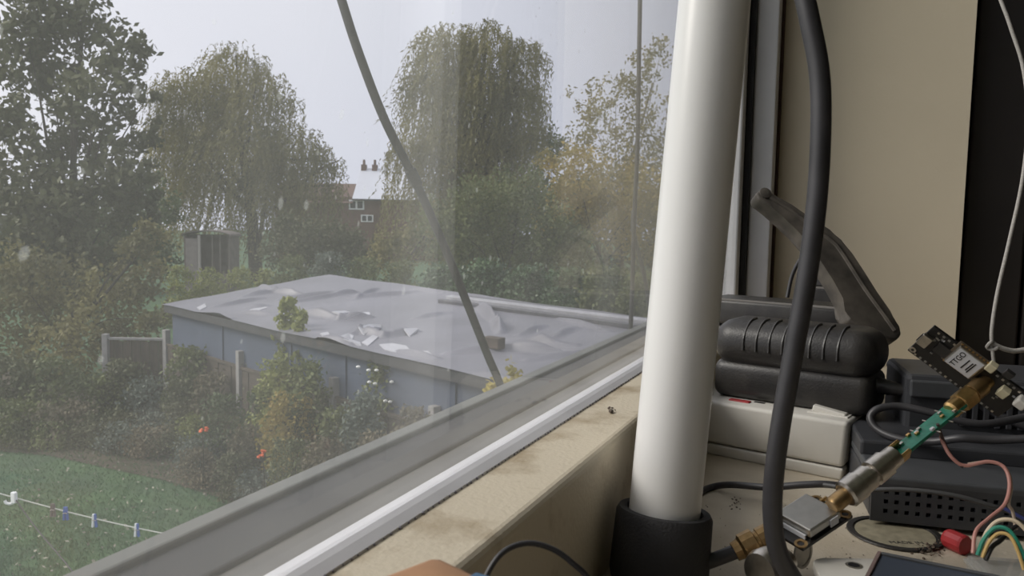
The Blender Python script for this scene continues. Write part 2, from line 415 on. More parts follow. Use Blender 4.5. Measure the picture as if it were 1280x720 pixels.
# the sheet: a height field with long creases
Minv = shed.matrix_basis.inverted()
def on_roof(px, py):
    v = P(px, py, 1.0)
    q = Minv.to_3x3() @ v; o = Minv @ Vector((0, 0, 0))
    k = 10.0
    for _ in range(60):
        p = o + q * k; k += (roof_z(p.x, p.y) - p.z) / q.z * 0.9
    p = o + q * k; return Vector((p.x, p.y))
cre = [((440,374),(520,366),.05), ((520,362),(555,368),.04), ((555,368),(620,374),.03), ((350,376),(440,368),.07), ((360,380),(445,367),.05),
       ((325,358),(345,366),.05), ((345,366),(378,370),.09), ((305,372),(345,366),.06), ((445,375),(470,362),.05),
       ((380,392),(425,400),.09), ((425,400),(462,398),.08), ((300,392),(345,396),.05), ((310,386),(335,384),.05),
       ((450,417),(480,422),.08), ((480,422),(520,416),.07), ((400,425),(440,432),.06), ((440,420),(470,410),.06),
       ((600,385),(622,405),.12), ((622,405),(626,418),.12), ((628,438),(700,443),.09), ((630,430),(720,432),.05), ((640,425),(740,441),.05),
       ((560,443),(625,440),.05), ((650,420),(680,410),.05), ((690,425),(720,412),.05), ((500,440),(545,450),.05), ((240,392),(290,400),.05),
       ((270,384),(330,374),.05), ((520,400),(560,392),.04), ((660,452),(760,440),.05), ((700,400),(760,415),.04)]
segs = [(on_roof(*a), on_roof(*b), h) for a, b, h in cre]
nx, ny = 520, 170
gx, gy = np.meshgrid(np.linspace(-0.04, SL, nx), np.linspace(-0.03, SW + 0.03, ny), indexing='ij')
gz = np.array([[roof_z(a_, b_) for a_, b_ in zip(r1, r2)] for r1, r2 in zip(gx, gy)]) + 0.012
gz += 0.012 * np.sin(gx * 1.7 + gy * 2.3) * np.cos(gy * 1.9 - gx * 0.6)
for a_, b_, h in segs:
    d = b_ - a_; L = d.length
    tt = np.clip(((gx - a_.x) * d.x + (gy - a_.y) * d.y) / (L * L), 0, 1)
    dist = np.hypot(gx - a_.x - tt * d.x, gy - a_.y - tt * d.y)
    gz += h * 1.7 * np.maximum(0, 1 - dist / 0.11) ** 1.2 * (0.35 + 0.65 * np.sin(np.pi * np.clip(tt, 0.05, 0.95)))
idx = np.arange(nx * ny).reshape(nx, ny)
fcs = np.stack([idx[:-1, :-1], idx[1:, :-1], idx[1:, 1:], idx[:-1, 1:]], -1).reshape(-1, 4)
me = bpy.data.meshes.new('roof_sheet'); me.from_pydata(np.stack([gx, gy, gz], -1).reshape(-1, 3).tolist(), [], fcs.tolist())
me.shade_smooth(); me.materials.append(mat('grey_roof_sheet', (0.215, 0.215, 0.245), 0.45, noise=0.2, scale=0.9))
rs = link(bpy.data.objects.new('roof_sheet', me), shed)
rs['label'] = 'wrinkled grey roofing sheet'
m_patch = mat('pale_sky_sheen', (0.50, 0.50, 0.53), 0.3, noise=0.12, scale=8)  # sky reflections on the roof sheet, painted as pale patch meshes
def gzat(p):
    i = int(np.clip((p.x + 0.04) / (SL + 0.04) * (nx - 1), 0, nx - 1)); j = int(np.clip((p.y + 0.03) / (SW + 0.06) * (ny - 1), 0, ny - 1))
    return float(gz[i, j])
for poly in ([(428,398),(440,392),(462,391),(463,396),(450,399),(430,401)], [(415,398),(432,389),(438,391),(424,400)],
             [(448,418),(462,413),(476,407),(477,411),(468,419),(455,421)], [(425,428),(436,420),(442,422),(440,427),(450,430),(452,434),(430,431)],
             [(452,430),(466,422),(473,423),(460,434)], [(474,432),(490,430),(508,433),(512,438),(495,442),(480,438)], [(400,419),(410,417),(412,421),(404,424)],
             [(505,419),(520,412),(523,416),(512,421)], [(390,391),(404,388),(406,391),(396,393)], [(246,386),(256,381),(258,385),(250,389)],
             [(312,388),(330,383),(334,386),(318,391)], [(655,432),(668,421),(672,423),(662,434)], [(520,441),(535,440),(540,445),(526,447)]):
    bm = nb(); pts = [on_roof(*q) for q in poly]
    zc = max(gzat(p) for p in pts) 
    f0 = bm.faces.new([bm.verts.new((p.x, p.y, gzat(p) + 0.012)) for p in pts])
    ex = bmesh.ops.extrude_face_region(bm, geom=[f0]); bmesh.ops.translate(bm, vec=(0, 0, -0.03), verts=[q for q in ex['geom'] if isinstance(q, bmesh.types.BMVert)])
    obj('sky_sheen_patch', bm, m_patch, shed)
# two long strips laid along the roof and a loose block
a_, b_ = on_roof(550, 379), on_roof(822, 415)
m_strip = mat('pale_metal_strip', (0.42, 0.42, 0.45), 0.35, noise=0.2, scale=4)
m_strip2 = mat('dark_metal_strip', (0.10, 0.10, 0.115), 0.45, noise=0.2, scale=4)
dv = (b_ - a_).normalized(); dn = Vector((-dv.y, dv.x)); 
for off, w_, h_, mm in ((0.0, 0.10, 0.10, m_strip2), (0.24, 0.16, 0.13, m_strip), (0.50, 0.08, 0.09, m_strip2)):
    Lr = (b_ - a_).length + 1.0; p0 = a_ + dn * off; z0_ = roof_z(p0.x, p0.y); p1 = p0 + dv * Lr; z1_ = roof_z(p1.x, p1.y)
    M = frameM(Vector((p0.x, p0.y, z0_ - 0.02)), Vector((dv.x, dv.y, (z1_ - z0_) / Lr)), Vector((dn.x, dn.y, 0.1)))
    obj('roof_strip', B((0, -w_ / 2, 0), (Lr, w_ / 2, h_), 0.01, M), mm, shed)
pb = on_roof(617, 440)
wp = shed.matrix_basis @ Vector((pb.x, pb.y, gzat(pb) - 0.01))
br = obj('loose_block', B((-0.14, -0.08, 0), (0.14, 0.08, 0.15), 0.012), mat('weathered_block', (0.10, 0.075, 0.06), 0.8, noise=0.4, scale=10))
br.matrix_basis = rotz(wp, -14); tag(br, 'small brown block lying on the grey shed roof', 'block')

# ------------------------------------------------------------------ garden fence
m_conc = mat('concrete_post', (0.30, 0.29, 0.28), 0.85, noise=0.2, scale=6)
m_fence = mat('brown_fence_board', (0.085, 0.066, 0.050), 0.85, noise=0.35, scale=5)
fence = thing('garden_fence', 'brown board fence between concrete posts before the shed', 'fence', PL(298, 600, GZ))
def dfence(px): 
    p = PL(px, 0, 0.1) if False else None
    s = 0.152 + 0.000277 * max(0, px - 205); return 2.5 / s
fp = [G(px, dfence(px), GZ) for px in (128, 205, 298, 417, 545)]
for k, p in enumerate(fp):
    M = frameM(p, (fp[min(k + 1, 4)] - fp[max(k - 1, 0)]).normalized(), ay)
    obj('post', B((-0.06, -0.06, 0), (0.06, 0.06, 1.86 if k else 1.75), 0.01, M), m_conc, fence, world=True)
for k in range(4):
    u = fp[k + 1] - fp[k]; L = u.length; M = frameM(fp[k], u, ay); nbd = 12; w_ = (L - 0.16) / nbd
    for i in range(nbd):
        h = 1.62 + random.uniform(-0.02, 0.02) - (0.1 if k else 0)
        obj('board', B((0.08 + i * w_ + 0.004, -0.012 + (i % 2) * 0.012, 0.05), (0.08 + (i + 1) * w_ - 0.004, 0.008 + (i % 2) * 0.012, h), 0, M), m_fence, fence, world=True)
    obj('capping_rail', B((0.06, -0.03, 1.63 - (0.1 if k else 0)), (L - 0.06, 0.045, 1.68 - (0.1 if k else 0)), 0.005, M), m_conc if k == 0 else m_fence, fence, world=True)

# ------------------------------------------------------------------ plants
LEAF = {
 'dark':   mat('leaf_dark_green', (0.104, 0.143, 0.047), 0.6, col2=(0.046, 0.068, 0.025), scale=0.8, trans=0.25),
 'shade':  mat('leaf_grey_green', (0.127, 0.133, 0.060), 0.7, col2=(0.070, 0.076, 0.035), scale=0.7, trans=0.2),
 'willow': mat('leaf_willow', (0.255, 0.228, 0.079), 0.65, col2=(0.116, 0.111, 0.044), scale=0.45, trans=0.3),
 'yellow': mat('leaf_yellow_green', (0.462, 0.343, 0.079), 0.65, col2=(0.231, 0.199, 0.056), scale=0.7, trans=0.35),
 'autumn': mat('leaf_autumn', (0.300, 0.255, 0.095), 0.65, col2=(0.165, 0.165, 0.060), scale=0.6, trans=0.3),
 'bush':   mat('leaf_bush_green', (0.185, 0.209, 0.067), 0.6, col2=(0.083, 0.104, 0.038), scale=1.2, trans=0.25),
 'ivy':    mat('leaf_ivy', (0.092, 0.162, 0.060), 0.4, col2=(0.037, 0.068, 0.028), scale=1.5, trans=0.15),
 'light':  mat('leaf_light_green', (0.323, 0.343, 0.095), 0.55, col2=(0.162, 0.190, 0.056), scale=2.0, trans=0.3),
 'brown':  mat('leaf_brown', (0.210, 0.175, 0.110), 0.8, col2=(0.115, 0.105, 0.062), scale=1.5, trans=0.2),
 'blue':   mat('leaf_blue_green', (0.173, 0.209, 0.167), 0.7, col2=(0.104, 0.124, 0.095), scale=2.0, trans=0.2),
}
m_bark = mat('bark', (0.060, 0.050, 0.036), 0.9, noise=0.4, scale=4)
LEAF['gold'] = mat('leaf_golden', (0.52, 0.42, 0.09), 0.6, col2=(0.30, 0.27, 0.07), scale=2.0, trans=0.3)
m_stem = mat('green_brown_stem', (0.070, 0.065, 0.035), 0.8, noise=0.3, scale=8)

def rand_ball(n):
    v = rng.normal(0, 1, (n, 3)); v /= np.linalg.norm(v, axis=1)[:, None]
    return v * (rng.uniform(0, 1, n) ** (1 / 2.4))[:, None]
def tree(name, label, base_px, d, blobs, kind, leaf, dens=1.0, group=None, limbs=(), trunk_r=0.25, deep=0.85, cat='tree'):
    """blobs: (px, py, radius_px [, flatten]) foliage masses about distance d"""
    base = G(base_px, d, GZ)
    t = thing(name, label, cat, base, group)
    cs = []; tops = []
    for bl in blobs:
        px, py, rp = bl[:3]; fl = bl[3] if len(bl) > 3 else 1.0
        dd = d + rng.uniform(-0.05, 0.05) * d
        c = P(px, py, dd); r = rp * d / F
        tops.append((c, r))
        n = int(dens * 26 * (r / leaf) ** 2) + 12
        k = max(6, n // 22)                      # leaves gather into sprays
        sub = rand_ball(k) * r
        pts = sub[rng.integers(0, k, n)] + rng.normal(0, 0.13 * r + 0.02, (n, 3))
        pts[:, 2] *= fl
        cs.append(pts + np.array(c))
    cen = np.concatenate(cs)
    cen = cen[cen[:, 2] > GZ + 0.03]
    leaf_mesh('foliage', cen - np.array(base), np.tile([0, 0, -0.3], (len(cen), 1)), leaf, leaf * 0.6, LEAF[kind], t, 0.9)
    if trunk_r:
        bm = nb()
        top = max(tops, key=lambda q: q[0].z)[0]
        cen_ = sum((q[0] for q in tops), Vector()) / len(tops)
        mid = Vector((base.x * 0.6 + cen_.x * 0.4, base.y * 0.6 + cen_.y * 0.4, base.z + (cen_.z - base.z) * 0.6))
        tube(bm, [base, base.lerp(mid, 0.5) + Vector((0.05, 0.05, 0)), mid, mid.lerp(top, 0.8)], trunk_r, 8, 5, trunk_r * 0.25)
        obj('trunk', bm, m_bark, t, world=True)
        for c, r in tops:
            if r < 0.12: continue
            bm = nb(); h = random.uniform(0.25, 0.9)
            s = base.lerp(mid, h)
            tube(bm, [s, s.lerp(c, 0.5) + Vector((random.uniform(-.2, .2), random.uniform(-.2, .2), 0.12 * (c - s).length)), c], trunk_r * 0.20, 6, 5, trunk_r * 0.05)
            obj('branch', bm, m_bark, t, world=True)
    return t
def shrub(name, label, px, ytop, d, wpx, kind, leaf=0.07, dens=1.0, group=None, flower=None, nfl=0, cat='shrub', base_frac=0.0, upright=0.2):
    base = G(px, d, GZ); top = P(px, ytop, d); h = max(0.3, top.z - GZ); r = wpx * d / F / 2
    t = thing(name, label, cat, base, group)
    n = int(dens * 26 * (r * h) / (leaf * leaf)) + 30
    k = max(18, n // 18)
    th = rng.uniform(0, 2 * np.pi, k); zz = rng.uniform(base_frac, 1, k)
    rr = r * np.sqrt(rng.uniform(0.05, 1, k)) * np.sqrt(np.clip(1.05 - (zz * 1.0 - 0.35) ** 2 * 2.0, 0.08, 1))
    sub = np.stack([rr * np.cos(th), rr * np.sin(th), zz * h], 1)
    pts = sub[rng.integers(0, k, n)] + rng.normal(0, 0.10 * min(r, h) + 0.02, (n, 3))
    pts = pts[(pts[:, 2] > 0.02) & (pts[:, 2] < h * 1.05)]
    leaf_mesh('foliage', pts, np.tile([0, 0, upright], (len(pts), 1)), leaf, leaf * 0.55, LEAF[kind], t, 0.8)
    for i in range(4):
        q = sub[i % k]; bm = nb()
        tube(bm, [(0.04 * i - 0.06, 0.03 * (i % 2), 0), Vector(q) * 0.5 + Vector((0, 0, h * 0.15)), Vector((q[0] * 0.8, q[1] * 0.8, max(q[2], h * 0.6)))], 0.014, 5, 4, 0.005)
        obj('stem', bm, m_stem, t)
    if flower:
        for i in range(nfl):
            j = rng.integers(0, len(pts)); q = Vector(pts[j]); q.z = h * rng.uniform(0.35, 0.98); q -= EF * (EF.dot(q) + 0.95 * r)
            bm = nb(); bmesh.ops.create_icosphere(bm, subdivisions=1, radius=0.035, matrix=Matrix.Translation(q) @ Matrix.Diagonal((1, 1, 0.6, 1)))
            obj('flower', bm, flower, t)
    return t

def willow(name, label, base_px, d, dome, n_strand, kind, sway, len_rng, group=None, limbs=()):
    """dome: list of (px, py, r_px) crown masses; strands hang from their upper shells"""
    base = G(base_px, d, GZ); t = thing(name, label, 'tree', base, group)
    cs = []; ds = []
    tot = sum(q[2] ** 2 for q in dome)
    for px, py, rp in dome:
        c = np.array(P(px, py, d + rng.uniform(-1.2, 1.2))); r = rp * d / F
        for _ in range(int(n_strand * rp * rp / tot)):
            v = rng.normal(0, 1, 3); v /= np.linalg.norm(v); v[2] = abs(v[2]) * 1.0 - 0.15
            s = c + v * r * rng.uniform(0.55, 1.08)
            L = rng.uniform(*len_rng) * (0.3 if rng.uniform() < 0.3 else 1.0); L = min(L, s[2] - GZ - rng.uniform(0.6, 2.5)); m_ = max(5, int(L / 0.13))
            tt = np.linspace(0, 1, m_)
            outv = np.array([v[0], v[1], 0.0]) * 0.35 * r
            sw = np.array(ER) * (sway * rng.uniform(0.2, 1.6) + rng.normal(0, 0.35)) + np.array(EF) * rng.normal(0, 0.4)
            wob = rng.normal(0, 0.05, 3)
            pts = s + np.outer(np.sqrt(tt), outv) * 0.6 + np.outer(tt ** 1.6, sw) + np.outer(np.sin(tt * 6), wob)
            pts[:, 2] = s[2] + 0.35 * r * np.sin(np.minimum(tt * 5, np.pi)) * 0.35 - tt ** 1.25 * L
            pts += rng.normal(0, 0.045, pts.shape)
            dd = np.gradient(pts, axis=0); cs.append(pts); ds.append(dd / (np.linalg.norm(dd, axis=1)[:, None] + 1e-6))
    cen = np.concatenate(cs); dr = np.concatenate(ds)
    leaf_mesh('foliage', cen - np.array(base), dr, 0.26, 0.065, LEAF[kind], t, 0.35)
    ctr = sum((Vector(P(q[0], q[1], d)) for q in dome), Vector()) / len(dome)
    bm = nb(); tube(bm, [base, base.lerp(ctr, 0.5) + Vector((0.1, 0.1, 0)), ctr], 0.45, 8, 5, 0.2); obj('trunk', bm, m_bark, t, world=True)
    for px, py, rp in dome:
        c = P(px, py, d); s = base.lerp(ctr, random.uniform(0.5, 0.95)); bm = nb()
        tube(bm, [s, s.lerp(c, 0.5) + Vector((0, 0, 0.4)), c + Vector((0, 0, rp * d / F * 0.5))], 0.16, 6, 5, 0.04); obj('branch', bm, m_bark, t, world=True)
    for l in limbs:
        bm = nb(); tube(bm, [P(x, y, d) for x, y in l], 0.14, 6, 5, 0.03); obj('branch', bm, m_bark, t, world=True)
    return t

# big broadleaf at the left
tree('broadleaf_tree', 'tall dark broadleaf tree reaching above the lawn, left of the willows', 85, 24,
     [(30, 30, 50), (100, 20, 48), (150, 75, 36), (60, 90, 45), (120, 120, 45), (165, 165, 30), (20, 150, 34), (90, 180, 50), (150, 215, 42), (40, 220, 48),
      (20, -60, 60), (110, -70, 60), (100, 260, 55), (30, 290, 55), (165, 275, 36), (-40, 100, 50), (-50, 220, 60), (60, 340, 50), (135, 335, 45), (175, 55, 16), (185, 120, 14), (172, 240, 26)],
     'shade', 0.24, 1.5, trunk_r=0.20)
for a_ in ([(100, 470), (105, 380), (120, 310), (160, 250), (195, 205)], [(70, 440), (82, 330), (95, 220)]):
    pass
willow('willow_tree', 'wide weeping willow with yellowish crown beside the pale-roofed house', 320, 50,
       [(295, 92, 46), (250, 125, 46), (222, 118, 34), (212, 160, 26), (320, 130, 55), (230, 180, 38), (300, 190, 60), (365, 190, 45), (400, 215, 34), (340, 235, 50), (255, 235, 45), (418, 240, 16)],
       2900, 'willow', -0.9, (2.2, 6.5), 'weeping willows', limbs=([(320, 330), (335, 240), (362, 190), (380, 165)], [(345, 260), (395, 215), (425, 200)]))
willow('willow_tree', 'tall narrow weeping willow behind the middle of the shed roof', 595, 42,
       [(560, 70, 46), (610, 60, 40), (655, 75, 32), (530, 110, 30), (590, 120, 50), (650, 130, 38), (510, 190, 24), (560, 190, 46), (620, 190, 50), (668, 170, 20), (600, 250, 46)],
       2900, 'willow', -0.5, (2.0, 5.5), 'weeping willows', limbs=([(595, 330), (600, 200), (570, 110), (545, 85)], [(600, 240), (630, 140), (655, 90)]))
tree('autumn_tree', 'sparse yellowing tree with thin bare twigs beside the tall willow', 775, 36,
     [(735, 130, 26), (770, 120, 30), (800, 95, 30), (825, 70, 26), (815, 140, 34), (770, 165, 34), (735, 180, 30), (830, 190, 40), (790, 205, 40)],
     'autumn', 0.17, 0.42, trunk_r=0.16)
tree('autumn_tree', 'bushy yellow-green tree growing right behind the tall willow', 740, 33,
     [(720, 215, 36), (770, 235, 40), (820, 240, 40), (700, 260, 40), (750, 275, 42), (805, 290, 45), (850, 260, 45), (690, 205, 22)], 'yellow', 0.17, 0.95, trunk_r=0.14)
tree('hedge_tree', 'olive bushy tree in front of the tall willow trunk', 640, 30,
     [(600, 250, 38), (650, 245, 42), (690, 290, 44), (620, 295, 42), (560, 280, 40), (575, 320, 36), (650, 325, 40), (720, 320, 36)], 'bush', 0.15, 1.1, trunk_r=0.14)
tree('hedge_tree', 'small yellowing tree in front of the brick house', 500, 40,
     [(490, 302, 24), (522, 290, 22), (535, 308, 32), (492, 325, 28), (548, 270, 18)], 'autumn', 0.18, 1.0, trunk_r=0.12)
tree('hedge_tree', 'dense grey-green bush beneath the wide willow', 400, 44,
     [(380, 300, 34), (415, 305, 30), (436, 300, 20), (400, 325, 30), (450, 320, 30), (350, 318, 24), (360, 285, 22)], 'shade', 0.20, 1.2, trunk_r=0.12)
tree('hedge_tree', 'shaded tall bush standing behind the tall willow', 690, 46,
     [(690, 180, 26), (720, 250, 40), (660, 260, 40), (560, 240, 36)], 'dark', 0.2, 1.0, trunk_r=0.14)
tree('hedge_tree', 'deep green thicket left of the little hut', 160, 40,
     [(170, 290, 34), (200, 320, 26), (130, 300, 40), (90, 320, 46), (40, 330, 50), (-10, 320, 50), (205, 265, 24), (190, 235, 20)], 'dark', 0.22, 1.2, trunk_r=0.14)
tree('hedge_tree', 'pale olive leafy mass below the tall broadleaf tree', 70, 20,
     [(20, 350, 48), (80, 370, 50), (140, 380, 46), (180, 350, 34), (30, 420, 46), (90, 430, 46), (150, 430, 36), (195, 400, 24), (170, 310, 26), (195, 290, 18)], 'willow', 0.13, 1.0, trunk_r=0.1)
# far row behind everything
for k, (px, tp, dd, w_) in enumerate(((-40, 250, 85, 120), (60, 245, 88, 130), (160, 250, 86, 120), (640, 225, 70, 150), (760, 220, 68, 160), (880, 215, 64, 160))):
    shrub('far_tree', ('dim far tree behind the wide willow and hut', 'dim far tree behind the tall willow and yellow trees')[k > 2], px, tp, dd, w_, 'shade', 0.45, 0.8, 'far trees', cat='tree')
# ivy hedge right behind the shed
for k, (px, tp, dd, w_) in enumerate(((560, 335, 21.5, 80), (610, 330, 20, 80), (660, 338, 19, 80), (710, 342, 18, 80), (760, 340, 17, 80), (812, 345, 16, 90), (860, 345, 15.5, 90))):
    shrub('ivy_bush', 'glossy dark green bush in the row along the back of the shed', px, tp, dd, w_, ('ivy', 'ivy', 'ivy', 'ivy', 'bush', 'bush', 'ivy')[k], 0.11, 1.3, 'bushes behind the shed', base_frac=0.2)
for k, (px, tp, dd, w_) in enumerate(((225, 335, 30, 46), (262, 338, 31, 44), (300, 336, 32, 44), (330, 340, 31, 36), (365, 322, 31, 50), (410, 318, 32, 50), (455, 325, 30, 46), (500, 330, 27, 50))):
    shrub('low_bush', ('light green low bush in front of the little hut', 'pale green low bush behind the far corner of the shed')[k > 3], px, tp, dd, w_, ('light', 'light', 'light', 'light', 'bush', 'blue', 'bush', 'bush')[k], 0.13, 1.0, ('bushes before the hut', 'bushes by the far shed corner')[k > 3])
# the planted bed before the fence
m_wfl = mat('white_petal', (0.80, 0.80, 0.76), 0.6); m_ofl = mat('orange_petal', (0.75, 0.13, 0.03), 0.55); 
bedp = [  # px, top y, depth offset before the fence, width px, kind, leaf
 (150, 455, 0.6, 70, 'shade', .09), (110, 470, 1.0, 80, 'bush', .09), (60, 455, 1.0, 90, 'bush', .10), (10, 450, 1.0, 90, 'shade', .10),
 (180, 478, 1.0, 60, 'blue', .08), (235, 440, 0.5, 60, 'bush', .09), (230, 480, 1.1, 70, 'shade', .08), (262, 470, 0.7, 50, 'brown', .08), (275, 500, 1.2, 60, 'dark', .07),
 (325, 490, 0.8, 46, 'dark', .07), (345, 450, 0.6, 60, 'light', .08), (385, 455, 0.6, 60, 'bush', .08), (360, 500, 1.2, 70, 'yellow', .07), (420, 520, 1.0, 60, 'bush', .07),
 (455, 500, 0.9, 60, 'blue', .07), (520, 520, 0.8, 60, 'brown', .07), (560, 530, 0.8, 60, 'brown', .07), (470, 550, 1.6, 70, 'brown', .06), (410, 560, 1.6, 70, 'brown', .06), (530, 545, 1.6, 60, 'shade', .06),
 (360, 560, 1.8, 60, 'bush', .06), (310, 540, 1.6, 60, 'brown', .06), (200, 520, 1.6, 80, 'blue', .07), (130, 520, 1.8, 80, 'shade', .07), (70, 510, 1.8, 90, 'brown', .08), (20, 505, 1.8, 90, 'bush', .08),
 (250, 550, 2.0, 70, 'blue', .06), (240, 525, 1.5, 46, 'light', .06), (440, 600, 2.2, 70, 'brown', .05), (380, 610, 2.2, 60, 'brown', .05), (500, 580, 2.0, 70, 'shade', .05), (320, 600, 2.2, 60, 'blue', .05), (265, 590, 2.5, 60, 'brown', .05), (340, 470, 0.3, 40, 'brown', .07), (610, 560, 1.5, 70, 'brown', .06),
 (215, 545, 2.3, 60, 'shade', .06), (180, 540, 2.6, 60, 'brown', .06), (145, 535, 2.4, 60, 'blue', .06), (105, 535, 2.2, 60, 'shade', .06), (60, 532, 2.2, 60, 'bush', .06), (15, 530, 2.2, 60, 'shade', .06), (290, 575, 2.6, 50, 'shade', .05), (240, 570, 2.9, 50, 'brown', .05)]
words = {'shade': 'grey-green', 'bush': 'mid green', 'blue': 'bluish grass-like', 'brown': 'withered brown', 'dark': 'dark green', 'light': 'light green', 'yellow': 'yellow-green'}
for px, tp, off, w_, kd, lf in bedp:
    back = off < 1.2
    near = ('under the tall broadleaf tree' if px < 100 else 'by the end of the fence' if px < 215 else 'near the middle fence post' if px < 335 else
            'below the light green sprout' if px < 405 else 'below the white-flowered shrub' if px < 515 else 'beside the shed wall end')
    shrub('bed_shrub', words[kd] + (' shrub at the fence ' if back else ' low plant at the lawn edge ') + near, px, tp, dfence(px) - off, w_, kd, lf, 1.0,
          words[kd] + (' shrubs at the fence' if back else ' plants at the lawn'))
shrub('sprouting_shrub', 'tall upright sprout of light green leaves rising over the roof edge', 358, 378, dfence(358) + 0.2, 30, 'light', 0.12, 1.5, upright=0.8, cat='shrub')
shrub('sprouting_shrub', 'shorter light green sprout beside the tall one at the roof edge', 378, 392, dfence(375) + 0.2, 22, 'light', 0.11, 1.5, upright=0.8, cat='shrub')
shrub('flowering_shrub', 'green shrub with small white flowers against the blue-grey shed wall', 487, 448, dfence(487) + 0.35, 74, 'bush', 0.08, 1.4, flower=m_wfl, nfl=20)
shrub('bed_shrub', 'loose pale grey-green shrub between the fence and the shed wall', 320, 440, dfence(320) + 0.6, 40, 'shade', 0.08, 0.5)
shrub('yellow_shrub', 'yellow leafed shrub peeping over the window frame before the shed', 640, 462, 9.0, 80, 'gold', 0.09, 0.8)
shrub('yellow_shrub', 'small yellow sprig beside the yellow leafed shrub', 684, 458, 9.0, 16, 'gold', 0.08, 0.7)
for (px, py, dd), lb in (((252, 537, 12.3), 'orange flower head among green blades near the fence post'), ((328, 567, 10.6), 'orange flower head low in the withered plants')):
    c = P(px, py, dd); b_ = Vector((c.x, c.y, GZ)); t = thing('orange_flower', lb, 'flower', b_)
    bm = nb(); tube(bm, [b_, b_.lerp(c, 0.6) + Vector((0.03, 0, 0)), c], 0.008, 5, 4); obj('stem', bm, m_stem, t, world=True)
    for k in range(7):
        bm = nb(); M = Matrix.Translation(c + Vector((random.uniform(-.06, .06), random.uniform(-.06, .06), random.uniform(-.04, .04)))) @ Matrix.Rotation(random.uniform(0, 6), 4, 'Z') @ Matrix.Rotation(random.uniform(-1, 1), 4, 'X') @ Matrix.Diagonal((1, .8, .45, 1))
        bmesh.ops.create_icosphere(bm, subdivisions=1, radius=0.034, matrix=M); obj('petal', bm, m_ofl, t, world=True)

# ------------------------------------------------------------------ distant house and hut
HD = 78.0
hb = G(440, HD, GZ)
house = thing('brick_house', 'distant red brick house with a pale shining roof between the willows', 'house', frameM(hb, ER, EF))
hw0, hw1 = -7.5, 9.5; eave = P(480, 247, HD).z - GZ; ridge = P(480, 208, HD).z - GZ
m_brick = mat('red_brick', (0.15, 0.085, 0.066), 0.85, noise=0.3, scale=1.5)
m_hroof = mat('pale_roof', (0.62, 0.64, 0.70), 0.3, noise=0.06, scale=0.4)
obj('wall', B((hw0, 0, 0), (hw1, 8, eave)), m_brick, house)
bm = nb(); pr = [(-0.4, eave - 0.15), (4, ridge), (8.4, eave - 0.15), (8.4, eave - 0.3), (-0.4, eave - 0.3)]
a = [bm.verts.new((0.1, y, z)) for y, z in pr]; b = [bm.verts.new((hw1 + 0.3, y, z)) for y, z in pr]
for k in range(5): bm.faces.new((a[k], a[(k + 1) % 5], b[(k + 1) % 5], b[k]))
bm.faces.new(a); bm.faces.new(b); obj('roof', bm, m_hroof, house)
obj('gutter', B((0.1, -0.5, eave - 0.35), (hw1 + 0.3, -0.38, eave - 0.2)), mat('gutter_dark', (0.06, 0.05, 0.05), 0.6), house)
bm = nb(); pr = [(-0.4, eave - 0.6), (4, ridge - 1.6), (8.4, eave - 0.6)]
a = [bm.verts.new((hw0 - 0.3, y, z)) for y, z in pr]; b = [bm.verts.new((0.1, y, z)) for y, z in pr]
for k in range(3): bm.faces.new((a[k], a[(k + 1) % 3], b[(k + 1) % 3], b[k]))
bm.faces.new(a); bm.faces.new(b); obj('lower_roof', bm, mat('brown_tiles', (0.14, 0.085, 0.07), 0.8, noise=0.2, scale=1), house)
for x in (0.2, 1.3): 
    ch = obj('chimney', B((x, 3.6, ridge - 1.0), (x + 0.5, 4.2, ridge + 0.35)), m_brick, house)
    obj('chimney_pot', lathe(nb(), [(0.14, 0), (0.12, 0.5)], Matrix.Translation((x + 0.25, 3.9, ridge + 0.35)), 8), m_brick, ch)
m_wf = mat('window_white', (0.75, 0.75, 0.75), 0.5); m_wg = mat('window_dark_glass', (0.04, 0.045, 0.05), 0.1)
for px, py, w_, h_ in ((446, 256, 1.5, 0.95), (459, 273, 1.2, 0.7), (520, 285, 1.3, 1.1)):
    q = Minv_h = house.matrix_basis.inverted() @ P(px, py, HD)
    f_ = obj('window', B((q.x - w_ / 2, -0.06, q.z - h_ / 2), (q.x + w_ / 2, 0.02, q.z + h_ / 2)), m_wf, house)
    for s in (-1, 1): obj('window_glass', B((q.x + s * w_ * 0.23 - w_ * 0.17, -0.075, q.z - h_ * 0.36), (q.x + s * w_ * 0.23 + w_ * 0.17, -0.05, q.z + h_ * 0.36)), m_wg, f_)

m_hut = mat('weathered_hut_wood', (0.16, 0.135, 0.12), 0.85, noise=0.3, scale=3)
hp = G(258, 36, GZ + 0.0)
hut = thing('garden_hut', 'small weathered wooden hut with open front under the wide willow', 'hut', frameM(hp, ER, EF))
zt = P(258, 294, 36).z - GZ; w2 = 1.0
obj('back_wall', B((-w2, 1.2, 0), (w2, 1.28, zt)), m_hut, hut)
for s in (-1, 1): obj('side_wall', B((s * w2 - 0.04, 0, 0), (s * w2 + 0.04, 1.24, zt)), m_hut, hut)
for k in range(9):
    obj('plank', B((-0.25, -0.03 + 0.0 * k, 0.05 + k * 0.17), (w2 - 0.05, 0.0, 0.05 + k * 0.17 + 0.155)), m_hut, hut)
dr = obj('door', B((-w2 + 0.06, -0.05, 0.0), (-0.42, 0.0, zt - 0.15)), mat('hut_door', (0.24, 0.21, 0.20), 0.8, noise=0.2, scale=4), hut)
obj('door_post', B((-0.40, -0.05, 0), (-0.28, 0.05, zt)), m_wf if False else mat('pale_post', (0.36, 0.33, 0.31), 0.8), hut)
for x in (0.25, 0.6): obj('window_bar', B((x - 0.025, -0.03, 1.55), (x + 0.025, 0.01, zt)), m_hut, hut)
bm = nb(); n_ = 10
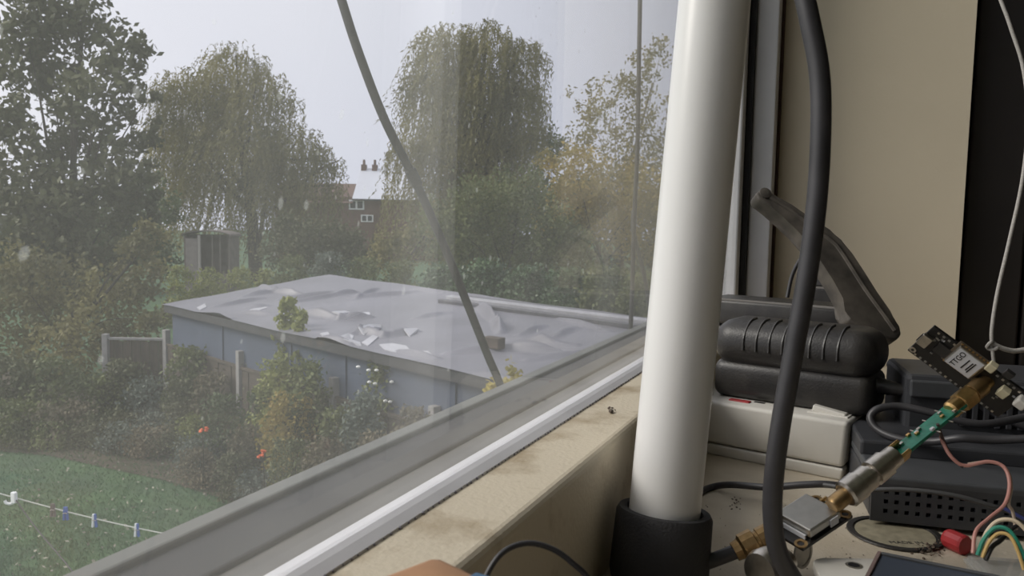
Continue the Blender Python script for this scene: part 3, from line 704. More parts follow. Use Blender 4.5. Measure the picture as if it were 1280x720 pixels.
for i in range(n_ + 1):
    th = math.pi * i / n_; x = -math.cos(th) * (w2 + 0.1); z = zt + math.sin(th) * 0.22
    for yv in (-0.12, 1.4): bm.verts.new((x, yv, z))
    for yv in (-0.12, 1.4): bm.verts.new((x, yv, z - 0.05))
bm.verts.ensure_lookup_table(); v = bm.verts
for i in range(n_):
    q = i * 4; r_ = q + 4
    bm.faces.new((v[q], v[q + 1], v[r_ + 1], v[r_])); bm.faces.new((v[q + 2], v[r_ + 2], v[r_ + 3], v[q + 3]))
    bm.faces.new((v[q], v[r_], v[r_ + 2], v[q + 2])); bm.faces.new((v[q + 1], v[q + 3], v[r_ + 3], v[r_ + 1]))
obj('roof', bm, m_hut, hut)

# ------------------------------------------------------------------ washing line with pegs
DL = 4.4
def wl(px): return P(px, 617 + (px - 0) * (673 - 617) / 235.0 + 6 * math.sin(math.pi * px / 235.0) * 0.5, DL)
line = thing('washing_line', 'pale washing line stretched across the lawn', 'line', wl(100))
bm = nb(); tube(bm, [wl(x) for x in range(-150, 381, 35)], 0.0036, 6, 3); obj('cord', bm, mat('pale_cord', (0.55, 0.56, 0.50), 0.7), line, world=True)
bm = nb(); tube(bm, [wl(18), P(45, 660, DL - .1), P(95, 720, DL - 0.3), P(150, 800, DL - 0.5)], 0.004, 6, 4); obj('stay_wire', bm, mat('dark_wire', (0.03, 0.035, 0.035), 0.6), line, world=True)
c = wl(236); obj('end_fitting', lathe(nb(), [(0.012, -0.02), (0.02, -0.01), (0.02, 0.01), (0.012, 0.02)], Matrix.Translation(c), 10), m_wf, line, world=True)
m_pegb = mat('blue_peg', (0.05, 0.12, 0.38), 0.5); m_pegw = mat('white_peg', (0.78, 0.80, 0.80), 0.5)
for px, mA, mB, lb in ((82, m_pegb, m_pegb, 'dark blue clothes peg on the washing line'), (118, m_pegw, m_pegb, 'white and blue clothes peg next to the dark blue one'), (171, m_pegw, m_pegb, 'white and blue clothes peg nearest the end fitting of the line'), (66, m_hut, m_hut, 'dull wooden clothes peg on the washing line')):
    c = wl(px); t = thing('clothes_peg', lb, 'peg', frameM(c, ER, ZV), 'clothes pegs')
    for s, mm in ((-1, mA), (1, mB)):
        M = Matrix.Rotation(s * 0.08, 4, 'Z')
        obj('peg_half', B((s * 0.006 - 0.006, -0.05, -0.006), (s * 0.006 + 0.006, 0.025, 0.006), 0.002, M), mm, t)
    bm = nb(); tube(bm, [(-0.012, -0.01, 0.008), (0, -0.006, 0.01), (0.012, -0.01, 0.008)], 0.0025, 5, 3); obj('spring', bm, m_nickel, t)
c = wl(16); t = thing('line_hook', 'white curled hook hanging on the washing line', 'hook', c)
bm = nb(); tube(bm, [c + ER * x + ZV * z for x, z in ((0.012, 0.03), (0.012, -0.01), (-0.005, -0.035), (-0.035, -0.035), (-0.045, -0.02))], 0.008, 7, 4); obj('hook', bm, m_pegw, t, world=True)
bm = nb(); box(bm, (-0.006, -0.01, -0.03), (0.028, 0.01, 0.03), 0.004); obj('clip', bm, m_pegw, t)

# ------------------------------------------------------------------ cables outside the pane
def cable(name, label, pts, r, m=None, cat='cable', parent=None, seg=10, n=8):
    bm = nb(); o = obj(name, tube(bm, pts, r, seg, n), m or m_cable, parent, world=bool(parent), smooth=True)
    if not parent: tag(o, label, cat)
    return o
m_wcable = mat('weathered_cable', (0.022, 0.021, 0.020), 0.55, col2=(0.06, 0.057, 0.052), scale=60)
cable('outdoor_cable', 'weathered dark cable slanting down outside the pane', [P(408, -60, .50), P(427, 0, .50), (P(447, 62, .505)), P(480, 148, .515), P(517, 222, .53), P(552, 300, .545), P(585, 382, .56), P(610, 445, .575), P(624, 478, .585), P(655, 560, .62)], 0.0030, m_wcable)
bm = nb(); box(bm, (-0.0035, -0.0035, -0.006), (0.0035, 0.0035, 0.006), 0.001, axisM(P(517, 222, .53), P(540, 272, .54)))
obj('cable_tie', bm, m_wcable, bpy.data.objects['outdoor_cable'], world=True)
cable('outdoor_wire', 'thin dark wire hanging straight down outside the pane near the pipe', [P(801, -60, .86), P(799, 60, .86), P(797, 180, .86), P(793, 270, .865), P(791, 340, .87), P(788, 416, .87), P(785, 470, .88)], 0.0024, m_wcable)
cable('outdoor_wire', 'short bent dark wire branching off the hanging one', [P(792, 262, .875), P(791, 285, .875), P(798, 315, .875), P(806, 348, .88), P(813, 400, .885), P(815, 470, .89)], 0.0022, m_wcable)

# ------------------------------------------------------------------ white pipe in its black collar
foot = PL(822, 726, SILL); top = P(934, -420, 0.345)
axp = axisM(foot, top); Lp = (top - foot).length
pipe = thing('white_pipe', 'upright white plastic pipe standing in a black collar on the sill', 'pipe', axp)
R = 0.0152
obj('tube', lathe(nb(), [(R - 0.002, 0.004), (R, 0.004), (R, Lp), (R - 0.002, Lp)], None, 48, True), m_pvc, pipe, smooth=True)
hz = 0.031
obj('collar', lathe(nb(), [(0.0205, 0.001), (0.0212, 0.004), (0.0206, hz - 0.002), (0.0195, hz), (R + 0.0012, hz), (R + 0.0006, hz - 0.006), (R + 0.0004, 0.001)], None, 48, True), m_foam, pipe, smooth=True)

# ------------------------------------------------------------------ hanging thick black cable with plug
hang = thing('hanging_cable', 'thick black cable hanging in a bow before the cream reveal', 'cable', PL(975, 715, SILL))
cable('jacket', None, [P(975, -160, .30), P(998, -40, .298), P(1012, 25, .296), P(1024, 90, .295), P(1026, 160, .295), P(1021, 250, .296), P(1008, 350, .298), P(992, 440, .30), P(976, 530, .302), P(967, 600, .304), P(966, 650, .306), P(973, 690, .308), P(990, 722, .310), P(1006, 745, .312)], 0.0037, m_cable, parent=hang, seg=16)
c0 = P(948, 716, .318); c1 = P(990, 698, .330)
bm = lathe(nb(), [(0.0045, 0), (0.0075, 0.0005), (0.0085, 0.003), (0.0085, 0.008), (0.0070, 0.0085), (0.0070, 0.013), (0.005, 0.0135), (0.005, 0.018)], axisM(c0, c1), 24)
pl = obj('loose_connector', bm, m_nickel, None, smooth=True); tag(pl, 'round nickel connector lying under the foot of the thick cable', 'connector')

# ------------------------------------------------------------------ white switched socket block
PR = PL(1051, 601, SILL); ANG = -13.0
strip = thing('socket_block', 'white switched socket block lying on the dusty sill', 'socket', rotz(PR, ANG))
hS = 0.037
def tp(bm, lo, hi, inset, bev):
    lo, hi = Vector(lo), Vector(hi)
    vs = [bm.verts.new((x, y, lo.z)) for x, y in ((lo.x, lo.y), (hi.x, lo.y), (hi.x, hi.y), (lo.x, hi.y))] + \
         [bm.verts.new((x, y, hi.z)) for x, y in ((lo.x - inset, lo.y - inset), (hi.x + inset, lo.y - inset), (hi.x + inset, hi.y + inset), (lo.x - inset, hi.y + inset))]
    bm.faces.new(vs[:4][::-1]); bm.faces.new(vs[4:])
    for k in range(4): bm.faces.new((vs[k], vs[(k + 1) % 4], vs[4 + (k + 1) % 4], vs[4 + k]))
    bmesh.ops.bevel(bm, geom=bm.edges[:], offset=bev, segments=3, affect='EDGES', profile=0.5); return bm
LX = 0.112
obj('base', tp(nb(), (-LX, 0, 0.0), (0, 0.062, 0.0075), 0.0012, 0.0012), m_white, strip, smooth=True)
obj('housing', tp(nb(), (-LX - 0.001, -0.0015, 0.0082), (0.0012, 0.0635, hS), 0.0022, 0.0028), m_white, strip, smooth=True)
M = Matrix.Translation((-0.012, 0.018, hS - 0.0008)) @ Matrix.Rotation(math.radians(9), 4, 'Y')
sw = obj('rocker_frame', B((-0.024, 0.007, hS - 0.0005), (0.0005, 0.030, hS + 0.0008), 0.0006), m_white, strip)
obj('rocker', B((-0.010, -0.009, 0), (0.010, 0.009, 0.0042), 0.0008, M), m_white, sw)
obj('neon_lens', B((-0.075, 0.006, hS - 0.0005), (-0.061, 0.011, hS + 0.0009), 0.0006), m_red, strip)
obj('socket_slot', B((-0.06, 0.012, hS - 0.0005), (-0.053, 0.015, hS + 0.0002)), m_hole, strip)

# ------------------------------------------------------------------ big ribbed black adapter on the block
ad0 = strip.matrix_basis @ Vector((-0.090, 0.010, hS))
adp = thing('power_adapter', 'bulky black power adapter with ribbed top plugged into the white block', 'adapter', rotz(ad0, ANG))
AW, AD, AH = 0.101, 0.050, 0.053
obj('lower_shell', B((0, 0.003, 0.0), (AW, AD - 0.002, 0.026), 0.007, None, 4), m_black, adp, smooth=True)
obj('upper_shell', B((-0.002, 0, 0.021), (AW + 0.002, AD, AH), 0.0145, None, 6), m_black, adp, smooth=True)
for k in range(8):
    x = 0.022 + k * 0.0085
    bm = nb(); pts = [(x, -0.0012 + 0.0008, 0.034), (x, 0.0005, 0.042), (x + 0.0005, 0.005, AH - 0.004), (x + 0.001, 0.011, AH - 0.0002), (x + 0.001, 0.020, AH + 0.0004)]
    obj('rib', tube(bm, pts, 0.0009, 6, 4), m_black, adp, smooth=True)
ex = [adp.matrix_basis @ Vector(q) for q in ((AW - 0.001, 0.022, 0.018), (AW + 0.016, 0.022, 0.017))]
bm = nb()
lathe(bm, [(0.0058, 0), (0.0050, 0.003), (0.0052, 0.0045), (0.0046, 0.006), (0.0048, 0.0075), (0.0042, 0.009), (0.0044, 0.0105), (0.0038, 0.012), (0.0034, 0.017)], axisM(*ex), 14)
sr = obj('strain_relief', bm, m_black, adp, world=True, smooth=True)
cable('lead', None, [ex[1], P(1150, 487, .50), P(1178, 487, .488), P(1205, 494, .475), P(1232, 512, .47), P(1300, 540, .46)], 0.0026, m_cable, parent=adp)

# ------------------------------------------------------------------ second adapter behind, and the paddle
b2 = PL(905, 530, SILL) 
b2 = Vector((P(1056, 388, .62).x, P(1056, 388, .62).y, SILL))
box2 = thing('power_adapter', 'plain black box adapter standing behind the ribbed adapter', 'adapter', rotz(b2, ANG))
h2 = P(1056, 386, .62).z - SILL
obj('body', B((-0.115, 0, 0), (0, 0.05, h2 - 0.022), 0.003, None, 3), m_black, box2, smooth=True)
obj('lid', B((-0.117, -0.0015, h2 - 0.021), (0.0015, 0.052, h2), 0.003, None, 3), m_black, box2, smooth=True)
obj('lid_edge_highlight', B((-0.112, -0.0005, h2 - 0.0012), (-0.003, 0.004, h2 + 0.0006), 0.0005), mat('edge_highlight', (0.17, 0.16, 0.15), 0.8), box2)  # highlight along the top edge, painted as a pale grey strip
cable('lead', None, [P(984, 372, .655), P(990, 345, .655), P(1000, 325, .65), P(1012, 312, .645), P(1030, 305, .64)], 0.0016, m_cable, parent=box2)
b3 = thing('antenna_mount', 'small black block with a short post behind the plain box adapter', 'mount', Vector((P(1036, 380, .72).x, P(1036, 380, .72).y, SILL)))
b3.matrix_basis = rotz(b3.location, ANG); h3 = P(1036, 360, .72).z - SILL
obj('block', B((-0.025, 0, 0), (0.025, 0.04, h3), 0.002), m_black, b3)
obj('post', B((-0.016, 0.008, h3), (-0.004, 0.02, h3 + 0.022), 0.0015), m_black, b3)
obj('block_edge_highlight', B((-0.024, -0.0004, h3 - 0.001), (0.024, 0.003, h3 + 0.0006)), MATS['edge_highlight'], b3)  # same painted edge highlight on the block
# paddle: outline with a raised spine
dP = 0.585
ol = [(940,247),(948,242),(962,247),(985,262),(1008,278),(1032,293),(1047,304),(1060,323),(1075,346),(1090,370),(1106,393),(1119,412),(1121,423),(1114,430),(1104,428),(1086,421),(1066,413),(1054,405),(1054,394),(1048,378),(1036,356),(1022,334),(1008,312),(994,292),(976,275),(958,263),(944,255)]
o0 = P(1040, 340, dP); Mp = frameM(o0, P(1121, 425, dP - 0.02) - P(940, 245, dP + 0.02), P(1080, 300, dP) - P(1000, 380, dP - 0.03))
pad = thing('paddle_antenna', 'dusty dark grey tapered plastic paddle leaning over the black adapters', 'antenna', Mp)
Mi = Mp.inverted()
def onplane(px, py):
    q = Mi.to_3x3() @ P(px, py, 1.0); o = Mi @ Vector((0, 0, 0)); k = -o.z / q.z; p = o + q * k; return (p.x, p.y)
poly = [onplane(*q) for q in ol]
obj('blade', prism(nb(), poly, -0.007, 0.007, 0.0022), m_dust, pad, smooth=True)
cx_ = sum(p[0] for p in poly) / len(poly); cy_ = sum(p[1] for p in poly) / len(poly)
sp = [onplane(*q) for q in ((958, 253), (985, 270), (1010, 289), (1034, 307), (1047, 322), (1075, 366), (1098, 398), (1112, 418))]
sgn = 1 if (Mi @ Vector((0, 0, 0))).z > 0 else -1
obj('spine', tube(nb(), [(x, y, sgn * 0.0062) for x, y in sp], 0.0022, 8, 5), m_dust, pad, smooth=True)
q = onplane(952, 248); obj('tip', lathe(nb(), [(0.002, -0.0085), (0.0045, -0.008), (0.0045, 0.008), (0.002, 0.0085)], Matrix.Translation((q[0], q[1], 0)), 14), m_dust, pad)

# ------------------------------------------------------------------ router: low front deck with square vents, tall back block with slots
RL = PL(1087, 657, SILL)
router = thing('router', 'slate grey network box with square vent holes and a slotted tall back', 'router', rotz(RL, 9))
RW = 0.21; FH = 0.0215
for x in (0.02, 0.10, 0.18):
    for y in (0.02, 0.10): obj('foot', lathe(nb(), [(0.005, 0), (0.005, 0.0035)], Matrix.Translation((x, y, 0)), 12), m_hole, router)
obj('base', B((0, 0.0035, 0.003), (RW, 0.135, FH), 0.002), m_grey, router)
def perforated(w, h, nx, ny, cell, hole, x0, z0, th=0.002, shift=0.0):
    """plate in xz with square holes"""
    bm = nb(); xs = [0.0]; zs = [0.0]
    for i in range(nx):
        a = x0 + i * cell; xs += [a, a + hole]
    for j in range(ny):
        a = z0 + j * cell; zs += [a, a + hole]
    xs.append(w); zs.append(h)
    g = [[bm.verts.new((x, 0, z)) for z in zs] for x in xs]
    for i in range(len(xs) - 1):
        for j in range(len(zs) - 1):
            if i % 2 == 1 and j % 2 == 1: continue
            bm.faces.new((g[i][j], g[i + 1][j], g[i + 1][j + 1], g[i][j + 1]))
    ex = bmesh.ops.extrude_face_region(bm, geom=bm.faces[:])
    bmesh.ops.translate(bm, vec=(0, th, 0), verts=[v for v in ex['geom'] if isinstance(v, bmesh.types.BMVert)])
    return bm
bm = perforated(RW, FH - 0.0015, 40, 3, 0.0050, 0.0022, 0.006, 0.0045)
bmesh.ops.transform(bm, matrix=Matrix.Translation((0, 0.0, 0.003)), verts=bm.verts)
obj('vent_plate', bm, m_grey, router)
obj('vent_backing', B((0.002, 0.0022, 0.004), (RW - 0.002, 0.0034, FH - 0.002)), m_hole, router)
obj('front_deck', prism(nb(), [(0, 0), (0, 0)][:0] or [(0.0, 0.0), (RW, 0.0), (RW, 0.075), (0.0, 0.075)], FH, FH + 0.005, 0.0015), m_grey2, router)
obj('deck_step', B((0.0, 0.040, FH + 0.004), (RW, 0.130, FH + 0.013), 0.0015), m_grey, router)
BX, BY = 0.030, 0.082; BH = 0.066
obj('back_block', B((BX, BY, FH + 0.01), (RW, 0.145, BH), 0.003), m_grey, router)
for k in range(24):
    x = BX + 0.030 + k * 0.0060
    obj('vent_rib', B((x, BY - 0.0022, FH + 0.016), (x + 0.0030, BY + 0.001, BH - 0.014), 0.0004), m_grey, router)
obj('vent_recess', B((BX + 0.029, BY - 0.0004, FH + 0.016), (RW - 0.004, BY + 0.0002, BH - 0.014)), m_hole, router)
obj('top_frame', B((BX + 0.002, BY - 0.003, BH - 0.013), (RW, BY + 0.001, BH - 0.003), 0.001), m_grey2, router)

# ------------------------------------------------------------------ cables among the boxes
cable('black_lead', 'black lead looping beside the slate grey network box', [P(1112, 455, .56), P(1138, 459, .54), P(1170, 470, .50)], 0.0028)
cable('black_lead', 'black lead curled in a loop below the ribbed adapter', [P(1300, 548, .41), P(1240, 550, .42), P(1200, 548, .425), P(1165, 552, .435), P(1125, 549, .445), P(1097, 537, .455), P(1088, 522, .46), P(1098, 511, .46), P(1125, 508, .458), P(1165, 516, .45), P(1225, 530, .44), P(1290, 520, .44)], 0.0022)
cable('black_lead', 'black lead lying along the foot of the white block', [PL(868, 622, SILL) + ZV * .002, PL(890, 613, SILL) + ZV * .002, P(915, 606, .452), P(960, 609, .435), P(1004, 606, .425), P(1040, 606, .42), P(1090, 616, .418)], 0.0019)
cable('thin_lead', 'thin dark lead drooping across the square vent holes', [P(1030, 606, .415), P(1075, 612, .398), P(1130, 612, .388), P(1190, 619, .378), P(1245, 634, .37), P(1300, 652, .365)], 0.0011, mat('grey_lead', (0.06, 0.06, 0.06), 0.5))

# ------------------------------------------------------------------ LoRa board
Ab, Cb = P(1134, 438, .385), P(1247, 522, .371)
uB = (Cb - Ab).normalized()
rB = P(1167, 408, 1.0); Bb = rB * (Ab.dot(uB) / rB.dot(uB))          # square corner on the ray of the upper edge
Mb = frameM(Ab, Cb - Ab, Bb - Ab)
board = thing('radio_board', 'black radio circuit board with pale printed module and brass connector', 'circuit board', Mb)
BL, BWd = (Cb - Ab).length, (Bb - Ab).length
side = 1 if (Mb.to_3x3() @ Vector((0, 0, 1))).dot(-Ab) > 0 else -1
Mbi = Mb.inverted()
def bp(px, py):
    q = Mbi.to_3x3() @ P(px, py, 1.0); o = Mbi @ Vector((0, 0, 0)); p = o + q * (-o.z / q.z); return p.x, p.y
def bb(name, c, sx, sy, a, b, m, bev=0.0, parent=None):
    z0, z1 = sorted((side * a, side * b)); x, y = c
    return obj(name, B((x - sx / 2, y - sy / 2, z0), (x + sx / 2, y + sy / 2, z1), bev), m, parent or board)
U = BWd / 0.0255                                                    # board scale
obj('pcb', B((0, 0, min(0, -side * 0.0016)), (BL, BWd, max(0, -side * 0.0016)), 0.0003), m_pcb, board)
m_silk = mat('grey_silkscreen', (0.22, 0.21, 0.19), 0.6)
usb = bb('usb_socket', bp(1157, 424), 0.006 * U, 0.0085 * U, 0, 0.0028 * U, m_nickel, 0.0005)
x_, y_ = bp(1157, 424); bb('usb_mouth', (x_ - 0.003 * U, y_), 0.0006, 0.0062 * U, 0.0006, 0.0022 * U, m_hole, 0, usb)
bb('chip', bp(1178, 437), 0.0075 * U, 0.0075 * U, 0, 0.0010, m_black)
for k in range(16):
    x = 0.0045 * U + k * (BL - 0.009 * U) / 15
    for y in (0.0016 * U, BWd - 0.0016 * U): bb('pin_pad', (x, y), 0.0013 * U, 0.0013 * U, 0, 0.0003, m_silk if k % 3 else m_nickel)
z0, z1 = sorted((0, side * 0.0003))
obj('mount_hole', lathe(nb(), [(0.0008, z0), (0.0016, z0), (0.0016, z1), (0.0008, z1)], Matrix.Translation((*bp(1141, 437), 0)), 16, True), m_nickel, board)
lc = bp(1208, 450)
bb('radio_module', (lc[0], lc[1]), 0.0190 * U, 0.0175 * U, 0, 0.0009, mat('module_board', (0.13, 0.10, 0.07), 0.5))
bb('module_shield', lc, 0.0160 * U, 0.0150 * U, 0.0009, 0.0026, m_tin, 0.0003)
bb('printed_label', lc, 0.0145 * U, 0.0138 * U, 0.0026, 0.00275, m_label)
def Mtext(x, y):
    X = Vector((0, 1, 0)); Y = Vector((-1, 0, 0))
    if X.cross(Y).z * side < 0: X = -X
    M_ = Matrix((X, Y, X.cross(Y))).transposed().to_4x4(); M_.translation = (x, y, side * 0.00285); return M_
text('lettering', 'TTGO', 0.0044 * U, Mtext(lc[0] - 0.0038 * U, lc[1]), m_ink, board, 0.00008)
for k, w_ in ((0.0006, .58), (0.0030, .50), (0.0042, .62)):
    bb('print_line', (lc[0] + k * U, lc[1]), 0.0007 * U, 0.0138 * U * w_, 0.0027, 0.0029, m_ink)
for k in range(8):
    for sy in (-1, 1): bb('castellation', (lc[0] + (k - 3.5) * 0.0022 * U, lc[1] + sy * 0.0083 * U), 0.0011 * U, 0.0010 * U, 0.0009, 0.0013, m_gold)
for k in range(22):
    x, y = (bp(random.uniform(1155, 1182), random.uniform(422, 446)) if k % 2 else bp(random.uniform(1240, 1275), random.uniform(468, 500)))
    if 0.003 < x < BL - 0.002 and 0.003 < y < BWd - 0.003:
        bb('component', (x, y), 0.0014 * U, 0.0009 * U, 0, 0.0006, random.choice((m_tin, m_silk, m_label)))
bb('ivory_socket', bp(1241, 456), 0.0045 * U, 0.0055 * U, 0, 0.0040 * U, m_jst, 0.0004)
bb('ivory_socket', bp(1256, 487), 0.0050 * U, 0.0060 * U, 0, 0.0045 * U, m_jst, 0.0004)
bb('push_button', bp(1262, 466), 0.0050 * U, 0.0045 * U, 0, 0.0028 * U, m_black, 0.0004)
bb('white_plug', bp(1279, 499), 0.0060 * U, 0.0060 * U, 0, 0.0060 * U, m_white, 0.0008)

# ------------------------------------------------------------------ inline connectors from the board down to the amplifier
q0, q1 = P(1047, 627, .340), P(1237, 474, .366)
chain = thing('inline_filter', 'green stick filter board with gold and nickel screw connectors', 'filter', axisM(q0, q1))
Lc = (q1 - q0).length
def fz(px): return (px - 1047) / (1239 - 1047) * Lc
def lat(name, prof, m, seg=20, parent=chain): return obj(name, lathe(nb(), [(r, z) for r, z in prof], None, seg), m, parent, smooth=seg > 8)
lat('gold_collar', [(0.0030, fz(1040)), (0.0037, fz(1042)), (0.0037, fz(1058)), (0.003, fz(1058))], m_brass)
lat('nickel_nut', [(0.0052, fz(1056)), (0.0062, fz(1058)), (0.0062, fz(1072)), (0.0056, fz(1073)), (0.0056, fz(1084)), (0.0046, fz(1085))], m_nickel, 12)
lat('nickel_barrel', [(0.0044, fz(1083)), (0.0044, fz(1088)), (0.0058, fz(1088.5)), (0.0058, fz(1104)), (0.0050, fz(1105)), (0.0048, fz(1116)), (0.004, fz(1117))], m_nickel, 12)
for s in (-1, 1): obj('gold_tab', B((s * 0.003 - 0.0008, -0.0030, fz(1115)), (s * 0.003 + 0.0008, 0.0030, fz(1127)), 0.0003), m_gold, chain)
Mc = chain.matrix_basis.to_3x3(); loc_cam = (Mc.inverted() @ (-P(1150, 545, 1))).normalized(); angc = math.atan2(loc_cam.y, loc_cam.x)
Rz = Matrix.Rotation(angc - math.radians(50), 4, 'Z')
obj('green_board', B((-0.0008, -0.0040, fz(1117)), (0.0008, 0.0040, fz(1200)), 0.0002, Rz), m_green, chain)
for k in range(11):
    z = fz(random.uniform(1128, 1196)); y = random.uniform(-.0035, .0035)
    obj('solder_part', B((0.0006, y - 0.0007, z - 0.001), (0.0019, y + 0.0007, z + 0.001), 0.0002, Rz), random.choice((m_nickel, m_label, m_gold)), chain)
for k in range(6):
    z = fz(1150 + k * 8); sy = 1 if k % 2 else -1
    obj('pin', B((-0.0002, min(sy * .0035, sy * .0065), z - 0.0002), (0.0002, max(sy * .0035, sy * .0065), z + 0.0002), 0, Rz), m_nickel, chain)
lat('gold_barrel', [(0.0030, fz(1186)), (0.0040, fz(1188)), (0.0040, fz(1198)), (0.0034, fz(1199))], m_gold)
lat('gold_nut', [(0.0040, fz(1198)), (0.0049, fz(1199)), (0.0049, fz(1213)), (0.0040, fz(1214))], m_gold, 6)
lat('brass_socket', [(0.0036, fz(1214)), (0.0044, fz(1215)), (0.0044, fz(1228)), (0.0034, fz(1229)), (0.0034, fz(1239))], m_brass, 14)

# ------------------------------------------------------------------ little amplifier module with tin lid
ol_, ot, orr = P(975, 636, .342), P(1013, 612, .350), P(1042, 641, .333)
uA = ot - ol_; vA = orr - ot
ctr = P(1010, 639, .342)
Ma = frameM(ctr, uA, vA); zsg = 1 if (Ma.to_3x3() @ Vector((0, 0, 1))).dot(-ctr) > 0 else -1
amp = thing('amplifier_module', 'tiny black amplifier board with square tin lid and corner holes', 'circuit board', Ma)
UL, VL = (ot - ol_).length, (orr - ot).length
def am(name, x0, x1, y0, y1, a, b, m, bev=0.0, parent=None):
    zz = sorted((zsg * a, zsg * b)); return obj(name, B((x0, y0, zz[0]), (x1, y1, zz[1]), bev), m, parent or amp)
hu, hv = UL / 2, VL / 2
am('pcb', -hu - 0.006, hu + 0.006, -hv - 0.001, hv + 0.001, -0.0066, -0.0050, m_pcb, 0.0003)
am('tin_lid', -hu, hu, -hv, hv, -0.004, 0.0, m_tin, 0.0007)
am('lid_skirt', -hu + 0.0003, hu - 0.0003, -hv + 0.0003, hv - 0.0003, -0.0050, -0.0040, m_pcb)
for sx in (-1, 1):
    for sy in (-1, 1):
        zz = sorted((zsg * -0.0051, zsg * -0.0046))
        obj('corner_ring', lathe(nb(), [(0.0016, zz[0]), (0.0027, zz[0]), (0.0027, zz[1]), (0.0013, zz[1])], Matrix.Translation((sx * (hu + 0.0042), sy * (hv - 0.0015), 0)), 18, True), m_brass, amp)
for k in range(4):
    y = -0.0045 + k * 0.003
    am('gold_pin', hu + 0.0005, hu + 0.0075, y - 0.0006, y + 0.0006, -0.0050, -0.0034, m_gold, 0.0003)
am('white_marking', -hu - 0.0012, -hu - 0.0003, -hv + 0.003, hv - 0.002, -0.0050, -0.0030, m_label)
am('white_marking', hu * 0.25, hu * 0.75, hv + 0.0001, hv + 0.0006, -0.0046, -0.0010, m_label)
# jumper lead plugging in at the left
g0 = P(957, 670, .338); g1 = P(918, 690, .338)
jl = thing('coax_jumper', 'black coax lead with brass screw plug fixed to the amplifier', 'cable', axisM(g0, g1))
Lg = (g1 - g0).length
obj('brass_plug', lathe(nb(), [(0.0035, -0.004), (0.0048, -0.003), (0.0048, 0.003), (0.0040, 0.0032), (0.0040, 0.0045), (0.0058, 0.005), (0.0058, Lg - 0.004), (0.0044, Lg - 0.003), (0.0040, Lg)], None, 12), m_brass, jl, smooth=False)
cable('lead', None, [g1, P(900, 697, .338), P(880, 704, .338), P(850, 712, .345), P(825, 722, .42)], 0.0031, m_cable, parent=jl)
# thin round metal disc leaning behind the amplifier
dc = P(1004, 690, .352); Md = frameM(dc, CR * 0.6 + CU * 0.1 + CF * 0.5, CU)
o = obj('metal_disc', lathe(nb(), [(0.0060, -0.0004), (0.0072, -0.0004), (0.0072, 0.0004), (0.0060, 0.0004), (0.0058, 0.0001), (0.0001, 0.0001), (0.0001, -0.0002), (0.0058, -0.0002)], None, 28), m_tin)
o.matrix_basis = Md; tag(o, 'thin dull metal disc propped behind the amplifier board', 'disc')

# ------------------------------------------------------------------ coloured wires
def wire(name, label, pts, r, col, group=None):
    m = mat('wire_' + '_'.join(str(int(c * 100)) for c in col), col, 0.45)
    o = cable(name, label, pts, r, m, 'wire', None, 8)
    if group: o['group'] = group
    return o
wp1 = [(1176, 545, .355), (1180, 556, .353), (1190, 572, .35), (1206, 582, .348), (1235, 577, .345), (1255, 584, .342), (1262, 605, .338), (1256, 630, .334), (1236, 648, .33), (1220, 664, .326), (1216, 692, .322)]
wire('jumper_wire', 'dusty pink thin wire bending down to the clear box', [P(*q) for q in wp1], 0.00078, (0.52, 0.25, 0.21))
wire('jumper_wire', 'pale peach thin wire running beside the pink one', [P(q[0] + 4 + 2 * math.sin(k * 1.7), q[1] + 1 - 3 * math.cos(k * 1.3), q[2] + .001) for k, q in enumerate(wp1[3:8])] + [P(1266, 640, .336), P(1270, 662, .335)], 0.00068, (0.58, 0.46, 0.36))
wire('jumper_wire', 'short dark brown wire hanging under the green stick board', [P(1172, 530, .352), P(1177, 545, .354), P(1186, 565, .352), P(1196, 577, .350), P(1204, 584, .348)], 0.0007, (0.06, 0.035, 0.03))
wire('jumper_wire', 'cream wire arching highest over the clear box', [P(1226, 692, .318), P(1232, 668, .318), P(1246, 652, .318), P(1264, 650, .316), P(1280, 660, .314), P(1300, 690, .312)], 0.0008, (0.66, 0.55, 0.40))
wire('jumper_wire', 'green wire arching over the clear box', [P(1222, 694, .316), P(1230, 674, .316), P(1244, 660, .316), P(1260, 662, .314), P(1272, 678, .312), P(1284, 705, .31)], 0.0008, (0.03, 0.25, 0.17))
wire('jumper_wire', 'yellow wire arching just below the green wire', [P(1228, 697, .315), P(1236, 678, .315), P(1248, 667, .315), P(1262, 670, .313), P(1272, 688, .311), P(1280, 712, .31)], 0.0007, (0.62, 0.42, 0.16))
wire('jumper_wire', 'black wire lowest of those entering the clear box', [P(1232, 700, .314), P(1240, 684, .316), P(1250, 676, .318), P(1262, 664, .322), P(1275, 655, .33)], 0.0009, (0.02, 0.02, 0.02))
wire('jumper_wire', 'blue wire lying past the end of the pink wire', [P(1252, 634, .345), P(1266, 641, .344), P(1283, 650, .343), P(1310, 660, .342)], 0.0008, (0.08, 0.10, 0.32))

# ------------------------------------------------------------------ small things on the sill
cR = PL(1195, 689, SILL) + ZV * 0.0046
o = obj('red_cap', lathe(nb(), [(0.0030, -0.0052), (0.0044, -0.0050), (0.0048, -0.004), (0.0048, 0.004), (0.0044, 0.0052), (0.0030, 0.0054)], None, 12), m_red, smooth=False)
o.matrix_basis = frameM(cR, ZV, ER) @ Matrix.Rotation(math.radians(20), 4, 'X'); tag(o, 'small red plastic cap lying on the dusty sill', 'cap')
